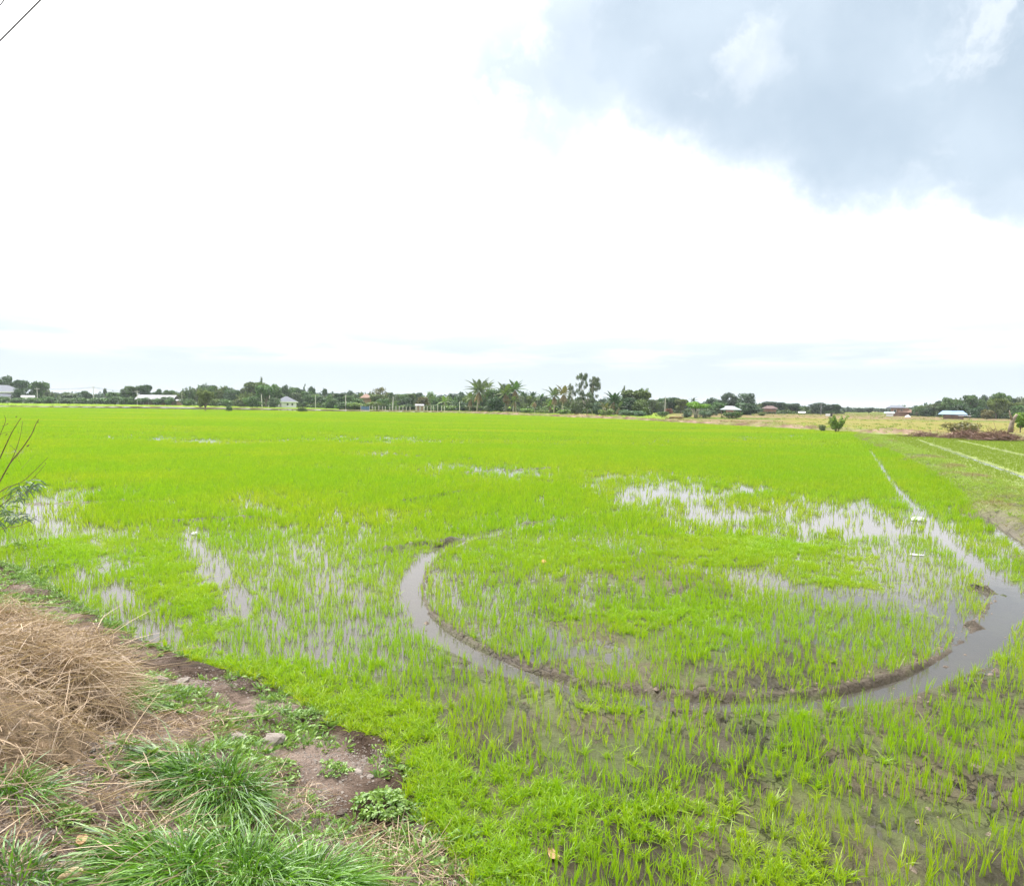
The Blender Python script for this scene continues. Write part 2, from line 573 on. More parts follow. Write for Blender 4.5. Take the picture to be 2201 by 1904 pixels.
M_twig = plain('twig_bark', (0.14, 0.095, 0.06), 0.85, var=0.3, scale=20)
M_white = plain('white_paint', (0.80, 0.80, 0.80), 0.7, var=0.05, scale=0.7)
M_greyroof = plain('grey_roof_tiles', (0.14, 0.15, 0.18), 0.8, var=0.15, scale=1.5)
M_oldroof = plain('weathered_sheet_roof', (0.25, 0.25, 0.265), 0.7, var=0.25, scale=0.8)
M_blueroof = plain('blue_sheet_roof', (0.19, 0.28, 0.42), 0.5, var=0.12, scale=0.6)
M_greenroof = plain('pale_green_roof', (0.27, 0.33, 0.33), 0.6, var=0.12, scale=0.6)
M_redroof = plain('rust_brown_roof', (0.13, 0.09, 0.085), 0.8, var=0.25, scale=0.8)
M_brownwall = plain('brown_wall', (0.26, 0.17, 0.13), 0.85, var=0.2, scale=0.8)
M_darkglass = plain('dark_window', (0.03, 0.035, 0.04), 0.2, 0.5, var=0.1)
M_concrete = plain('concrete', (0.52, 0.50, 0.46), 0.85, var=0.15, scale=2)
M_wire = plain('wire_sheath', (0.05, 0.05, 0.055), 0.6, var=0.1)
M_plastic = plain('white_plastic', (0.55, 0.56, 0.56), 0.35, 0.5, var=0.05, scale=8)
M_orange = plain('orange_scrap', (0.75, 0.36, 0.18), 0.6, var=0.15, scale=20)
M_stone = plain('pale_stone', (0.56, 0.43, 0.26), 0.85, var=0.18, scale=14, bumpy=0.5)
M_pebble = plain('grey_pebble', (0.24, 0.205, 0.18), 0.85, var=0.3, scale=30, bumpy=0.4)
M_dryleaf = plain('dead_leaf', (0.48, 0.29, 0.17), 0.7, var=0.2, scale=25)
M_clod = plain('mud_clod', (0.19, 0.15, 0.12), 0.9, var=0.35, scale=12, bumpy=1.0)
M_blue = plain('blue_panel', (0.10, 0.18, 0.26), 0.6, var=0.2)
M_rust = plain('rusty_red', (0.30, 0.09, 0.05), 0.8, var=0.3)

# ------------------------------------------------------------------ layout of the land (ground points, metres)
EDGE = [gp(*p) for p in ((-420, 1040), (-150, 1150), (0, 1205), (95, 1250), (180, 1305), (300, 1375), (420, 1420), (520, 1455), (640, 1500), (720, 1555),
                         (830, 1590), (880, 1660), (900, 1740), (950, 1810), (1020, 1890))]
e0, e1 = np.array(EDGE[0]), np.array(EDGE[-1])
dirE = (e1 - e0) / np.linalg.norm(e1 - e0)
EDGE = [tuple(e0 + np.array([-900, 620]) )] + [tuple(e0 + np.array([-30, 21]))] + EDGE + [(1.2, 1.6), (14, -8), (900, -620)]
RUT = smooth_line([gp(*p) for p in ((1330, 1098), (1180, 1122), (1060, 1148), (960, 1176), (905, 1212), (884, 1252), (886, 1295), (912, 1338), (965, 1380),
                                    (1045, 1420), (1125, 1455), (1235, 1487), (1360, 1507), (1490, 1518), (1620, 1521), (1745, 1516),
                                    (1855, 1501), (1955, 1474), (2045, 1434), (2110, 1390), (2150, 1340), (2165, 1295), (2150, 1255))], 5)
DITCH = smooth_line([gp(*p) for p in ((1862, 955), (1893, 1000), (1925, 1045), (1975, 1100), (2040, 1165), (2105, 1220), (2160, 1262), (2215, 1305), (2330, 1390))], 5)
BUND = [gp(1862, 938)] + [((a[0] + b[0]) / 2, (a[1] + b[1]) / 2) for a, b in
        ((gp(1945, 985), gp(1985, 978)), (gp(2075, 1065), gp(2120, 1030)), (gp(2201, 1175), gp(2201, 1085)), (gp(2420, 1350), gp(2420, 1190)))]
b0, b1 = np.array(BUND[-2]), np.array(BUND[-1])
BUND = smooth_line(BUND + [tuple(b1 + (b1 - b0) * 3)], 4)
FARB = smooth_line([gp(-1500, 833 + 15), gp(-400, 868), gp(0, 873.5), gp(350, 875.5), gp(620, 880), gp(885, 885), gp(1070, 891.5), gp(1350, 903), gp(1600, 917), gp(1850, 930), gp(2030, 939), gp(2201, 948.5), gp(2700, 990)], 4)
print('edge', np.round(EDGE[2:-3], 1).tolist()); print('bund', np.round(BUND, 1).tolist()[::3]); print('farb', np.round(FARB, 0).tolist()[::4])
PUDDLE = [gp(2105, 1120), gp(2150, 1155), gp(2190, 1185)]
RIDGES = [(gp(345, 1121), gp(560, 1113), .10), (gp(860, 1080), gp(1000, 1058), .12), (gp(985, 1017), gp(1180, 1006), .12), (gp(830, 1183), gp(940, 1165), .16),
          (gp(945, 1170), gp(1030, 1158), .13), (gp(1130, 1128), gp(1185, 1120), .12), (gp(2085, 1262), gp(2160, 1280), .07), (gp(60, 1084), gp(330, 1077), .08),
          (gp(2085, 1345), gp(2120, 1352), .08), (gp(800, 974), gp(1030, 988), .1), (gp(1155, 1035), gp(1240, 1030), .12)]


def fdist(x, y):
    d, s = pdist(x, y, FARB); return d * s        # + beyond the far embankment


def paddy_masks(x, y, u, v):
    """rice density (0-1), bare mud and open water in the main paddy"""
    n1 = fbm(x, y, 0.9, 4, 3); n2 = fbm(x, y, 3.2, 3, 5); n3 = fbm(x, y, 0.22, 4, 8)
    far = sstep(25, 48, y)
    D = 0.88 + 1.2 * (n1 - 0.5) + 0.7 * (n2 - 0.5) + 0.5 * (n3 - 0.5)
    D = D * (1 - far) + far * (0.86 + 1.0 * (n3 - 0.5) + 1.0 * (fbm(x * .4, y, .5, 3, 31) - .5))
    uu = u + (n1 - 0.5) * 60 + (n2 - .5) * 50
    vv = v + (fbm(x, y, 0.9, 3, 14) - 0.5) * 36 + (fbm(x, y, 3.2, 2, 15) - .5) * 40
    tight = 1 / (1 + (np.abs(v - 950) / 260) ** 2)
    vv = v + (vv - v) * np.clip((v - 900) / 250, 0.08, 1)
    B = lambda *a: blob(uu, vv, *a)
    C = lambda *a: capsule(uu, vv, *a)
    water = np.zeros_like(x)
    for f, w in ((B(80, 1085, 110, 26, 0), .75), (B(170, 1060, 65, 18, 0), .7), (C(20, 1110, 215, 1150, 28), .7), (C(215, 1150, 225, 1215, 22), .9),
                 (B(266, 1290, 32, 42), 1.1), (B(310, 1348, 38, 18), 1.0), (B(385, 1352, 22, 14), .9), (C(420, 1150, 440, 1210, 18, 26), 1.0),
                 (C(440, 1210, 500, 1290, 26, 40), 1.0), (B(478, 1387, 15, 22), 1.1), (B(545, 1085, 75, 30), .6), (B(590, 1125, 40, 20), .6), (B(695, 1240, 26, 34), .7),
                 (B(640, 1200, 40, 20), .4), (B(700, 1390, 45, 60), .5), (B(760, 1350, 40, 60), .45), (B(600, 1330, 50, 60), .3),
                 (B(1090, 1012, 110, 10), .9), (B(960, 1004, 150, 12), .6), (B(800, 975, 80, 9), .6), (B(440, 951, 110, 4), .8), (B(330, 940, 80, 3), .5),
                 (B(1215, 945, 40, 3), .7), (B(860, 942, 40, 3), .6), (B(40, 972, 70, 9), .7), (B(680, 1000, 90, 8), .35), (B(250, 1045, 12, 8), .5),
                 (C(1270, 1030, 1410, 1018, 7), .9), (C(1330, 1080, 1450, 1050, 18), 1.1), (C(1440, 1070, 1640, 1048, 12), 1.0), (B(1420, 1055, 150, 30), .75),
                 (B(1560, 1110, 200, 42), .8), (B(1800, 1130, 190, 48), .75), (B(1930, 1260, 170, 55), .78), (B(1640, 1225, 130, 22), .5), (B(1530, 1120, 50, 24), .5), (C(1850, 1085, 1900, 1120, 16, 22), 1.0), (C(1900, 1120, 1940, 1160, 20), .9), (C(1680, 1080, 1850, 1088, 12), .8),
                 (B(1720, 1150, 30, 40), .6), (B(1930, 1200, 50, 40), .6), (B(1480, 1215, 60, 16), .7), (C(1600, 1235, 1900, 1300, 20), .7), (B(1980, 1290, 120, 40), .75),
                 (B(2060, 1330, 70, 45), .9), (B(2130, 1270, 60, 30), .8), (B(1900, 1190, 190, 55), .6), (B(1610, 940, 40, 2.5), .8), (B(1700, 938, 30, 2), .8),
                 (B(1480, 922, 45, 1.8), .7), (B(1460, 930, 40, 2), .6), (B(1520, 1010, 60, 6), .4), (B(1260, 1290, 22, 30), .6), (B(1290, 1380, 30, 30), .7)):
        water = np.maximum(water, w * f)
    dense = np.zeros_like(x)
    for f, w in ((C(400, 1425, 640, 1500, 36, 55), 1), (C(640, 1500, 870, 1600, 55, 60), 1), (C(870, 1600, 1010, 1800, 70, 90), 1), (C(1010, 1800, 1120, 1960, 110), 1),
                 (B(1180, 1760, 180, 90, 25), .9), (B(1450, 1800, 230, 130), .7), (B(1650, 1880, 160, 90), .9), (B(400, 1290, 90, 60, 40), .9), (B(170, 1180, 80, 30), .9), (B(330, 1200, 60, 60), .7),
                 (B(1640, 1165, 190, 24, 6), 1), (B(1560, 1190, 160, 22), .8), (B(1800, 1238, 120, 14, 8), .9), (B(1400, 1130, 130, 20, 10), .8), (B(1450, 1330, 200, 35), .7), (B(1200, 1200, 180, 30), .5),
                 (B(1550, 980, 420, 40, 8), 1), (B(1100, 1060, 190, 22), .9), (B(1780, 1040, 140, 24, 12), 1.2), (B(1860, 960, 60, 40), .7), (B(620, 1030, 300, 22), .5), (B(1100, 1180, 200, 24), .5)):
        dense = np.maximum(dense, w * f)
    mud = np.zeros_like(x)
    for f, w in ((B(1400, 1255, 150, 32), .9), (B(1280, 1255, 50, 25), .6), (B(1290, 1390, 45, 50), .6), (B(1700, 1440, 330, 60), .8), (B(1920, 1440, 160, 40, -14), 1.1),
                 (C(1100, 1470, 1500, 1500, 20), .7), (B(1165, 1525, 95, 45), 1.0), (B(1600, 1640, 330, 110, 18), .75), (B(1950, 1640, 350, 200), .7), (B(2000, 1830, 300, 120), .75),
                 (B(2120, 1500, 120, 80), .8), (B(310, 1330, 60, 36), .7), (B(478, 1375, 28, 20), .7), (B(60, 1190, 70, 30), .7), (B(1100, 1870, 90, 30, 30), .45), (B(1330, 1690, 60, 60), .5), (B(1270, 1790, 50, 60, 40), .35),
                 (C(905, 1330, 1235, 1470, 12, 20), .7)):
        mud = np.maximum(mud, w * f)
    D = D * (1 - np.clip(water * 1.28, 0, 1) * 0.87) * (1 - np.clip(mud, 0, 1) * 0.24) + dense * 0.55
    D = D * (1 - far * 0.0)
    return np.clip(D, 0, 1.3), np.clip(mud, 0, 1.2), np.clip(water, 0, 1.2), np.clip(dense, 0, 1)


LINES = [(gp(1905, 958), gp(2260, 1096)), (gp(1975, 947), gp(2300, 1060)), (gp(2060, 948), gp(2300, 1003)), (gp(1898, 948), gp(2030, 990))]


def height(x, y, full=False):
    x = np.asarray(x, float); y = np.asarray(y, float)
    u, v = survey(x, y)
    D, mud, water, dense = paddy_masks(x, y, u, v)
    de, se = pdist(x, y, EDGE); sb = -de * se                 # + on the bank
    n1 = fbm(x, y, 0.7, 4, 21); n2 = fbm(x, y, 4.0, 4, 22); n3 = fbm(x, y, 14.0, 3, 23)
    near = sstep(30, 12, y)
    z = -0.030 + 0.045 * (n1 - 0.5) + 0.030 * (n2 - 0.5) * near
    lower = sstep(1390, 1500, v + 60 * (n1 - .5)) * (y > 0) * (1 - .8 * water)
    inring = sstep(1130, 1200, v) * sstep(900, 960, u) * sstep(1900, 1700, u)
    z += 0.050 * mud - 0.02 * water + 0.03 * dense + 0.020 * (n3 - .5) * near + 0.042 * lower + .018 * inring * (1 - water)
    # cracks of the drying mud
    wx, wy = x + 0.25 * (n2 - 0.5), y + 0.25 * (fbm(x, y, 4.0, 3, 29) - 0.5)
    ck = cells(wx, wy, 1.35, 4); ck2 = cells(wx * 1.0, wy, 3.1, 9)
    cmask = sstep(0.15, 0.6, mud + dense * .3 * (y < 9)) * sstep(0.38, 0.55, fbm(x, y, 0.8, 3, 44) + .08 * mud)
    crack = cmask * np.maximum(sstep(0.045, 0.012, ck), 0.75 * sstep(0.028, 0.008, ck2) * sstep(.4, .6, fbm(x, y, 1.7, 2, 45)))
    z = z - 0.06 * crack
    # wheel rut of the turning tractor: hollow, raised inner lip
    rd, rs = pdist(x, y, RUT)
    inner = np.where(rs > 0, 1.0, 0.0)
    low_mid = sstep(1130, 1260, u) * sstep(1850, 1700, u) * (v > 1420)
    rw = .17 + .03 * sstep(1750, 2050, u) + .05 * (n2 - .5)
    hol = sstep(rw, rw - .10, rd)
    z = z * (1 - hol) + (-0.06 + .055 * low_mid + .03 * (n2 - .5)) * hol
    lip = np.exp(-((rd - rw - .02) / 0.055) ** 2)
    z += lip * (0.006 + 0.026 * inner) * (0.2 + 1.5 * n2)
    # ditch along the right bund
    dd, ds = pdist(x, y, DITCH)
    wd = 0.165 + 0.10 * (n2 - .5)
    z = z * (1 - sstep(wd + .15, wd - .05, dd)) - 0.07 * sstep(wd + .15, wd - .05, dd)
    for (a, b, w) in RIDGES:
        q, _ = pdist(x, y, [a, b])
        z += 0.10 * np.exp(-(q / w) ** 2) * (0.3 + 1.4 * n2)
    # grassy bund between the two paddies
    bd, bs = pdist(x, y, BUND)
    bund = sstep(1.55, 0.55, bd + 0.5 * (n1 - .5))
    pd, _ = pdist(x, y, PUDDLE)
    z = np.maximum(z, -0.05) * (1 - bund) + bund * (0.26 + 0.22 * (n1 - .5) + 0.10 * (n2 - .5))
    z = z - 0.44 * np.exp(-(pd / 0.36) ** 2) * (y < 30)
    side = (bs > 0) * sstep(.7, 1.2, bd)
    sz = .035 + .03 * (n1 - .5)
    for i_, (a, b) in enumerate(LINES):
        q, _ = pdist(x, y, [a, b]); sz = sz - .10 * np.exp(-(q / (.24 if i_ == 0 else .13)) ** 2)
    z = z * (1 - side) + sz * side
    # roadside bank under the camera
    bank = 0.07 * sstep(-0.05, 0.12, sb) + 1.25 * sstep(0.1, 3.9, sb) + sstep(0, .3, sb) * (0.12 * (n1 - .5) + 0.10 * (n2 - .5) + 0.025 * (n3 - .5))
    bck = cells(wx, wy, 2.2, 14)
    bank -= 0.045 * sstep(0.03, 0.006, bck) * sstep(.45, .55, fbm(x, y, 0.9, 2, 61)) * sstep(0, .2, sb) * (sb < 2.2)
    for (hx, hy, hr, hdp) in HOLES:
        bank -= hdp * np.exp(-((x - hx) ** 2 + (y - hy) ** 2) / hr ** 2)
    onb = sstep(-0.06, 0.10, sb)
    z = z * (1 - onb) + bank * onb
    # far embankment and the land beyond
    fd = fdist(x, y)
    emb = (0.28 + 0.34 * sstep(-45, -10, x)) * sstep(0.0, 1.3, fd) * sstep(4.6, 2.6, fd) * (0.75 + 0.8 * (n1 - .5) + 0.6 * (fbm(x, y, .12, 2, 71) - .5))
    beyond = sstep(0.2, 2.5, fd)
    z = z * (1 - beyond) + beyond * 0.06 + emb
    if full: return z, dict(D=D, mud=mud, water=water, dense=dense, sb=sb, rd=rd, rs=rs, dd=dd, bd=bd, bs=bs, fd=fd, crack=crack, n1=n1, n2=n2, n3=n3, u=u, v=v, bund=bund, pd=pd)
    return z


HOLES = []
def hit(px, py):
    """where the line of sight of a survey point meets the ground"""
    d = ray(px, py); t = 1.2
    for _ in range(60):
        p = np.array([0, 0, CAMZ]) + d * t
        h = float(height(np.array([p[0]]), np.array([p[1]]))[0])
        dz = p[2] - h
        if abs(dz) < 0.002: break
        t += dz / max(0.15, -d[2]) * 0.6
    return (p[0], p[1], h)


for px_, py_, r_, dp_ in ((548, 1582, .07, .22), (470, 1480, .10, .08), (530, 1520, .16, .08), (310, 1560, .06, .05)):
    h_ = hit(px_, py_); HOLES.append((h_[0], h_[1], r_, dp_))


# ------------------------------------------------------------------ ground sheet, split by what it is
def axis(fine_a, fine_b, step, grow, limit, grow2, switch):
    out = list(np.arange(fine_a, fine_b, step))
    x = out[-1]
    while x < limit:
        g = grow if x < switch else grow2
        s = max(step, abs(x) * g); x += s; out.append(x)
    return out


ys = axis(2.7, 7.5, 0.03, 0.006, 300, 0.0125, 45)
y = ys[-1]
while y < 3600: y *= 1.10; ys.append(y)
ysb = []; y = 2.7; s = 0.06
while y > -3000: y -= s; s *= 1.22; ysb.append(y)
YS = np.array(ysb[::-1] + ys)
xr = axis(0.0, 6.6, 0.03, 0.0075, 60, 0.016, 30)
x = xr[-1]
while x < 240: x *= 1.02; xr.append(x)
while x < 3600: x *= 1.15; xr.append(x)
XS = np.array([-a for a in xr[:0:-1]] + xr)
GX, GY = np.meshgrid(XS, YS)
print('ground grid', GX.shape)
GZ, A = height(GX.ravel(), GY.ravel(), True)
gx, gy = GX.ravel(), GY.ravel()

mix = lambda a, b, t: a * (1 - t[:, None]) + b * t[:, None]
c = lambda *v: np.array(v, float)[None, :]
nA, nB = fbm(gx, gy, 1.3, 4, 81), fbm(gx, gy, 0.05, 3, 82)
col = mix(c(.034, .028, .015), c(.078, .064, .034), sstep(.3, .7, nA))                 # mud
col = mix(col, c(.098, .085, .046), sstep(.3, 1.0, A['mud']) * sstep(.35, .6, A['n1']))
algae = sstep(.42, .62, fbm(gx, gy, 2.2, 4, 88)) * (gy < 30)
col = mix(col, c(.075, .100, .022), algae * .6)
col = mix(col, c(.022, .020, .018), A['crack'] * .95)
lipc = np.exp(-((A['rd'] - .20) / .08) ** 2) * (gy < 30) * np.where(A['rs'] > 0, 1, .35)
col = mix(col, c(.075, .055, .04), lipc * .8)
# bank
bankc = mix(c(.125, .085, .062), c(.235, .178, .145), sstep(.38, .62, nA))
bankc = mix(bankc, c(.31, .275, .265), sstep(.58, .70, fbm(gx, gy, 1.1, 4, 84)))
bankc = mix(bankc, c(.070, .046, .032), sstep(.60, .15, A['sb'] + 1.4 * (nA - .5)))
col = mix(col, bankc, sstep(-.1, .08, A['sb']))
# bund
bc = mix(c(.07, .075, .028), c(.13, .135, .045), sstep(.35, .65, nA))
col = mix(col, bc, A['bund'])
col = mix(col, c(.12, .10, .085), np.exp(-(A['pd'] / .6) ** 2) * A['bund'])
# right paddy floor (young rice showing as a green film)
rpm = (A['bs'] > 0) & (A['bd'] > 1.0) & (A['fd'] < 0) & (A['sb'] < 0)
col[rpm] = mix(c(.15, .19, .035), c(.20, .24, .05), sstep(.3, .7, nA))[rpm]
# beyond
fd = A['fd']; u_, v_ = A['u'], A['v']
emc = mix(c(.12, .082, .055), c(.26, .19, .14), sstep(.3, .7, fbm(gx, gy, 1.0, 3, 85)))
emc = mix(emc, c(.16, .18, .06), sstep(.46, .60, fbm(gx, gy, .35, 3, 86)) * .75)
right = sstep(1380, 1480, u_)
leftc = mix(c(.15, .25, .025), c(.21, .29, .04), sstep(.35, .65, nB))
band = fbm(gx * .02, gy, .045, 3, 87)
rightc = mix(c(.11, .14, .04), c(.18, .14, .08), sstep(.46, .58, band))
yel = sstep(899, 904, v_ - (u_ - 1850) * .022) * sstep(1640, 1720, u_)
rightc = mix(rightc, c(.185, .17, .055), yel * .85)
bey = mix(leftc, rightc, right)
bey = mix(bey, c(.20, .24, .09), sstep(420, 700, gy))
col = mix(col, bey, sstep(3.0, 5.0, fd))
emc = mix(emc, c(.085, .085, .035), sstep(1200, 800, u_) * .8)
w_ = sstep(-.3, .2, fd) * sstep(5.5, 3.2, fd)
col = mix(col, emc, w_)
wet = np.clip(1.0 - A['sb'] * 0 - sstep(0, .6, A['sb']), 0, 1) * (fd < 0) * (1 - A['bund'] * .8)
col4 = np.concatenate([col, np.ones((len(col), 1))], 1)

ny_, nx_ = GX.shape
I = np.arange(ny_ * nx_).reshape(ny_, nx_)
Q = np.stack([I[:-1, :-1], I[:-1, 1:], I[1:, 1:], I[1:, :-1]], -1).reshape(-1, 4)
fc = lambda a: a[Q].mean(1)
sbf, fdf, bdf, bsf = fc(A['sb']), fc(fd), fc(A['bd']), fc(A['bs'])
cls = np.zeros(len(Q), int)                                   # main paddy
cls[(bsf > 0) & (bdf > 1.3)] = 2                              # right paddy
cls[(bdf <= 1.3)] = 1                                         # bund
cls[fdf > 0] = 3; cls[fdf > 4.2] = 4
cls[(sbf > 0)] = 5
allv = np.stack([gx, gy, GZ], 1)
for k, (nm, mt, lab) in enumerate((('paddy_mud', M_mud, 'flooded mud floor of the large rice paddy'),
                                   ('grass_bund', M_mud, 'low grassy earth bund between the two paddies on the right'),
                                   ('side_paddy', M_mud, 'pale green newly sown paddy right of the grassy bund'),
                                   ('earth_embankment', M_far, 'long pinkish earth embankment along the far edge of the paddies'),
                                   ('far_fields', M_far, 'flat green and yellow fields beyond the earth embankment'),
                                   ('dirt_bank', M_bank, 'cracked dirt roadside bank in the left foreground'))):
    q = Q[cls == k]
    used, inv = np.unique(q, return_inverse=True)
    me = mesh_np(nm, allv[used], inv.reshape(-1, 4), [mt], {'col': col4[used], 'wet': wet[used]}, smooth=True)
    obj(nm, me, label=lab, kind='structure')

# water: one level sheet over the two paddies
me = mesh_np('water', [(-900, -40, 0), (900, -40, 0), (900, 230, 0), (-900, 230, 0)], np.array([[0, 1, 2, 3]]), [M_water])
obj('water', me, label='shallow muddy water standing in the paddies and tractor rut', kind='structure')


# ------------------------------------------------------------------ scattered plants (uncountable): geometry-node instances of a few plants
def scatter(name, P, rot, scl, pick, itint, protos, label):
    me = bpy.data.meshes.new(name)
    me.vertices.add(len(P)); me.vertices.foreach_set('co', np.asarray(P, np.float32).ravel())
    for k, vv_, ty, key in (('rot', rot, 'FLOAT_VECTOR', 'vector'), ('scl', scl, 'FLOAT_VECTOR', 'vector'), ('itint', itint, 'FLOAT', 'value')):
        a = me.attributes.new(k, ty, 'POINT'); a.data.foreach_set(key, np.asarray(vv_, np.float32).ravel())
    a = me.attributes.new('pick', 'INT', 'POINT'); a.data.foreach_set('value', np.asarray(pick, np.int32))
    pc = bpy.data.collections.new(name + '_kinds')
    for i, p in enumerate(protos):
        o = bpy.data.objects.new('%s_plant_%02d' % (name, i), p); pc.objects.link(o)
    g = bpy.data.node_groups.new(name, 'GeometryNodeTree')
    g.interface.new_socket('Geometry', in_out='INPUT', socket_type='NodeSocketGeometry')
    g.interface.new_socket('Geometry', in_out='OUTPUT', socket_type='NodeSocketGeometry')
    gi = g.nodes.new('NodeGroupInput'); go = g.nodes.new('NodeGroupOutput')
    ip = g.nodes.new('GeometryNodeInstanceOnPoints'); ci = g.nodes.new('GeometryNodeCollectionInfo')
    ci.inputs['Collection'].default_value = pc
    ci.inputs['Separate Children'].default_value = True; ci.inputs['Reset Children'].default_value = True

    def na(k, ty):
        n = g.nodes.new('GeometryNodeInputNamedAttribute'); n.data_type = ty; n.inputs['Name'].default_value = k
        return n.outputs['Attribute']
    m2p = g.nodes.new('GeometryNodeMeshToPoints')
    g.links.new(gi.outputs[0], m2p.inputs[0]); g.links.new(m2p.outputs[0], ip.inputs['Points'])
    g.links.new(ci.outputs[0], ip.inputs['Instance']); ip.inputs['Pick Instance'].default_value = True
    g.links.new(na('pick', 'INT'), ip.inputs['Instance Index'])
    e2r = g.nodes.new('FunctionNodeEulerToRotation')
    g.links.new(na('rot', 'FLOAT_VECTOR'), e2r.inputs[0]); g.links.new(e2r.outputs[0], ip.inputs['Rotation'])
    g.links.new(na('scl', 'FLOAT_VECTOR'), ip.inputs['Scale'])
    g.links.new(ip.outputs[0], go.inputs[0])
    o = obj(name, me, label=label, kind='stuff')
    md = o.modifiers.new('scatter', 'NODES'); md.node_group = g
    print(name, len(P))
    return o


def plant(nplants, spread, blades, hgt, width, lean=0.30, droop=0.14, mat=None, nseg=3):
    n = nplants * blades
    c0 = np.repeat(np.concatenate([RNG.normal(0, spread, (nplants, 2)) if nplants > 1 else np.zeros((1, 2)), np.full((nplants, 1), -0.03)], 1), blades, 0)
    root = c0 + np.concatenate([RNG.normal(0, .006, (n, 2)), np.zeros((n, 1))], 1)
    ang = rnd(n, 0, 2 * np.pi); lz = np.abs(RNG.normal(0, lean, n))
    d0 = np.stack([np.cos(ang) * lz, np.sin(ang) * lz, np.ones(n)], 1)
    ph = np.repeat(rnd(nplants, .75, 1.2), blades)
    L = hgt * rnd(n, .55, 1.1) * ph + .03
    curl = np.stack([np.cos(ang), np.sin(ang), np.zeros(n)], 1) * rnd(n, 0, 2.0 * droop)[:, None]
    tint = np.clip(np.repeat(rnd(nplants, .15, .85), blades) + RNG.normal(0, .2, n), 0, 1)
    V, F, T = strands(root, d0, L, width * rnd(n, .7, 1.2), droop * rnd(n, .3, 2.0), nseg, curl, tint)
    return mesh_np('plant', V, F, [mat or M_rice], {'tint': T})


def grid_pts(x0, x1, y0, y1, s, wedge=None):
    xx, yy = np.meshgrid(np.arange(x0, x1, s), np.arange(y0, y1, s))
    x = xx.ravel() + rnd(xx.size, -.5, .5) * s; y = yy.ravel() + rnd(xx.size, -.5, .5) * s
    if wedge is not None:
        k = np.abs(x) < wedge * y + 3.0
        x, y = x[k], y[k]
    return x, y


def rice_prob(x, y, small=False):
    z, A = height(x, y, True)
    D = A['D'].copy()
    D *= sstep(.13, .24, A['rd'] - .02 * sstep(1750, 2050, A['u']) + RNG.normal(0, .035, len(x))) * .96 + .04 * (A['v'] > 1440) * (A['u'] < 1750)
    D = np.maximum(D, 0)
    # the rut is overgrown in its lower middle
    over = np.exp(-((A['rd']) / .35) ** 2) * sstep(1120, 1200, A['u']) * sstep(1830, 1740, A['u']) * (A['v'] > 1440) * .45
    D = np.maximum(D, over * (x * 0 + 1))
    D *= sstep(.11, .24, A['dd'] + RNG.normal(0, .05, len(x)))
    main = (A['bd'] > 1.0) & (A['bs'] <= 0) & (A['fd'] < -.35)
    D = np.where(main | (A['bd'] > 1.0) & (A['bs'] <= 0), D, 0)
    D *= (A['fd'] < -.35)
    D *= sstep(0.10, -0.05, A['sb'] + 0.12 * (A['n2'] - .5))
    D *= (1 - .85 * A['crack'])
    return D, z, A


def tilt(n, s=.10): return np.stack([RNG.normal(0, s, n), RNG.normal(0, s, n), rnd(n, 0, 6.283)], 1)


# near: single seedlings; lawn-like little clumps where they stand thick
near_p = [plant(1, 0, 7, .155, .0060, .36, .2) for _ in range(5)] + [plant(1, 0, 5, .195, .0058, .13, .06) for _ in range(4)] + [plant(5, .028, 7, .115, .0062, .42, .35) for _ in range(5)]
x, y = grid_pts(-14, 15, 2.4, 15.0, .052, 1.0)
D, z, A = rice_prob(x, y)
clump = fbm(x, y, 6.5, 2, 101)
pr = np.clip(D, 0, 1) ** 1.15 * (0.30 + 1.2 * sstep(.35, .65, clump)) * .85 + .35 * A['dense'] * sstep(.3, .6, fbm(x, y, 2.6, 3, 109))
k = (rnd(len(x)) < pr * .95) & (D > 1e-6)
x, y, z, D = x[k], y[k], z[k], D[k]; A = {q: w[k] for q, w in A.items()}; n = len(x)
dn = A['dense']
hs = rnd(n, .62, 1.05) * (1.0 + .12 * (fbm(x, y, .7, 2, 103) - .5)) * (1 + 0 * dn)
yt = np.clip(.10 + .9 * (fbm(x, y, .5, 3, 102) - .42) + .50 * (1 - np.clip(D, 0, 1)) + .12 * dn + RNG.normal(0, .12, n), 0, 1)
pk = np.where(rnd(n) < .35 + .6 * (1 - dn), RNG.integers(5, 9, n), RNG.integers(0, 5, n))
pk = np.where(rnd(n) < np.clip(1.1 * dn - .2 + 1.4 * (fbm(x, y, 2.6, 3, 109) - .5), 0, .85), RNG.integers(9, 14, n), pk)
print('dense share', dn.mean())
scatter('rice_seedlings', np.stack([x, y, np.maximum(z, -.03) + .02], 1), tilt(n, .13), np.stack([hs, hs, hs], 1), pk, yt, near_p,
        'bright green rice seedlings standing in the near part of the paddy')

# middle: small tufts
mid_p = [plant(6, .075, 4, .19, .010, .22, .08) for _ in range(5)] + [plant(3, .08, 3, .20, .010, .14, .05) for _ in range(5)]
x, y = grid_pts(-52, 44, 15.0, 46, .145, 1.0)
D, z, A = rice_prob(x, y)
k = rnd(len(x)) < np.clip(D, 0, 1) ** 1.15 * (.55 + .8 * sstep(.3, .65, fbm(x, y, 3.3, 2, 104)))
x, y, z, D = x[k], y[k], z[k], D[k]; A = {q: w[k] for q, w in A.items()}; n = len(x)
hs = rnd(n, .8, 1.25)
yt = np.clip(.12 + 1.0 * (fbm(x, y, .25, 3, 105) - .45) + .6 * (1 - np.clip(D, 0, 1)) + .1 * A['dense'] + RNG.normal(0, .1, n), 0, 1)
pk = np.where(rnd(n) < np.clip(D * 1.1, 0, 1), RNG.integers(0, 5, n), RNG.integers(5, 10, n))
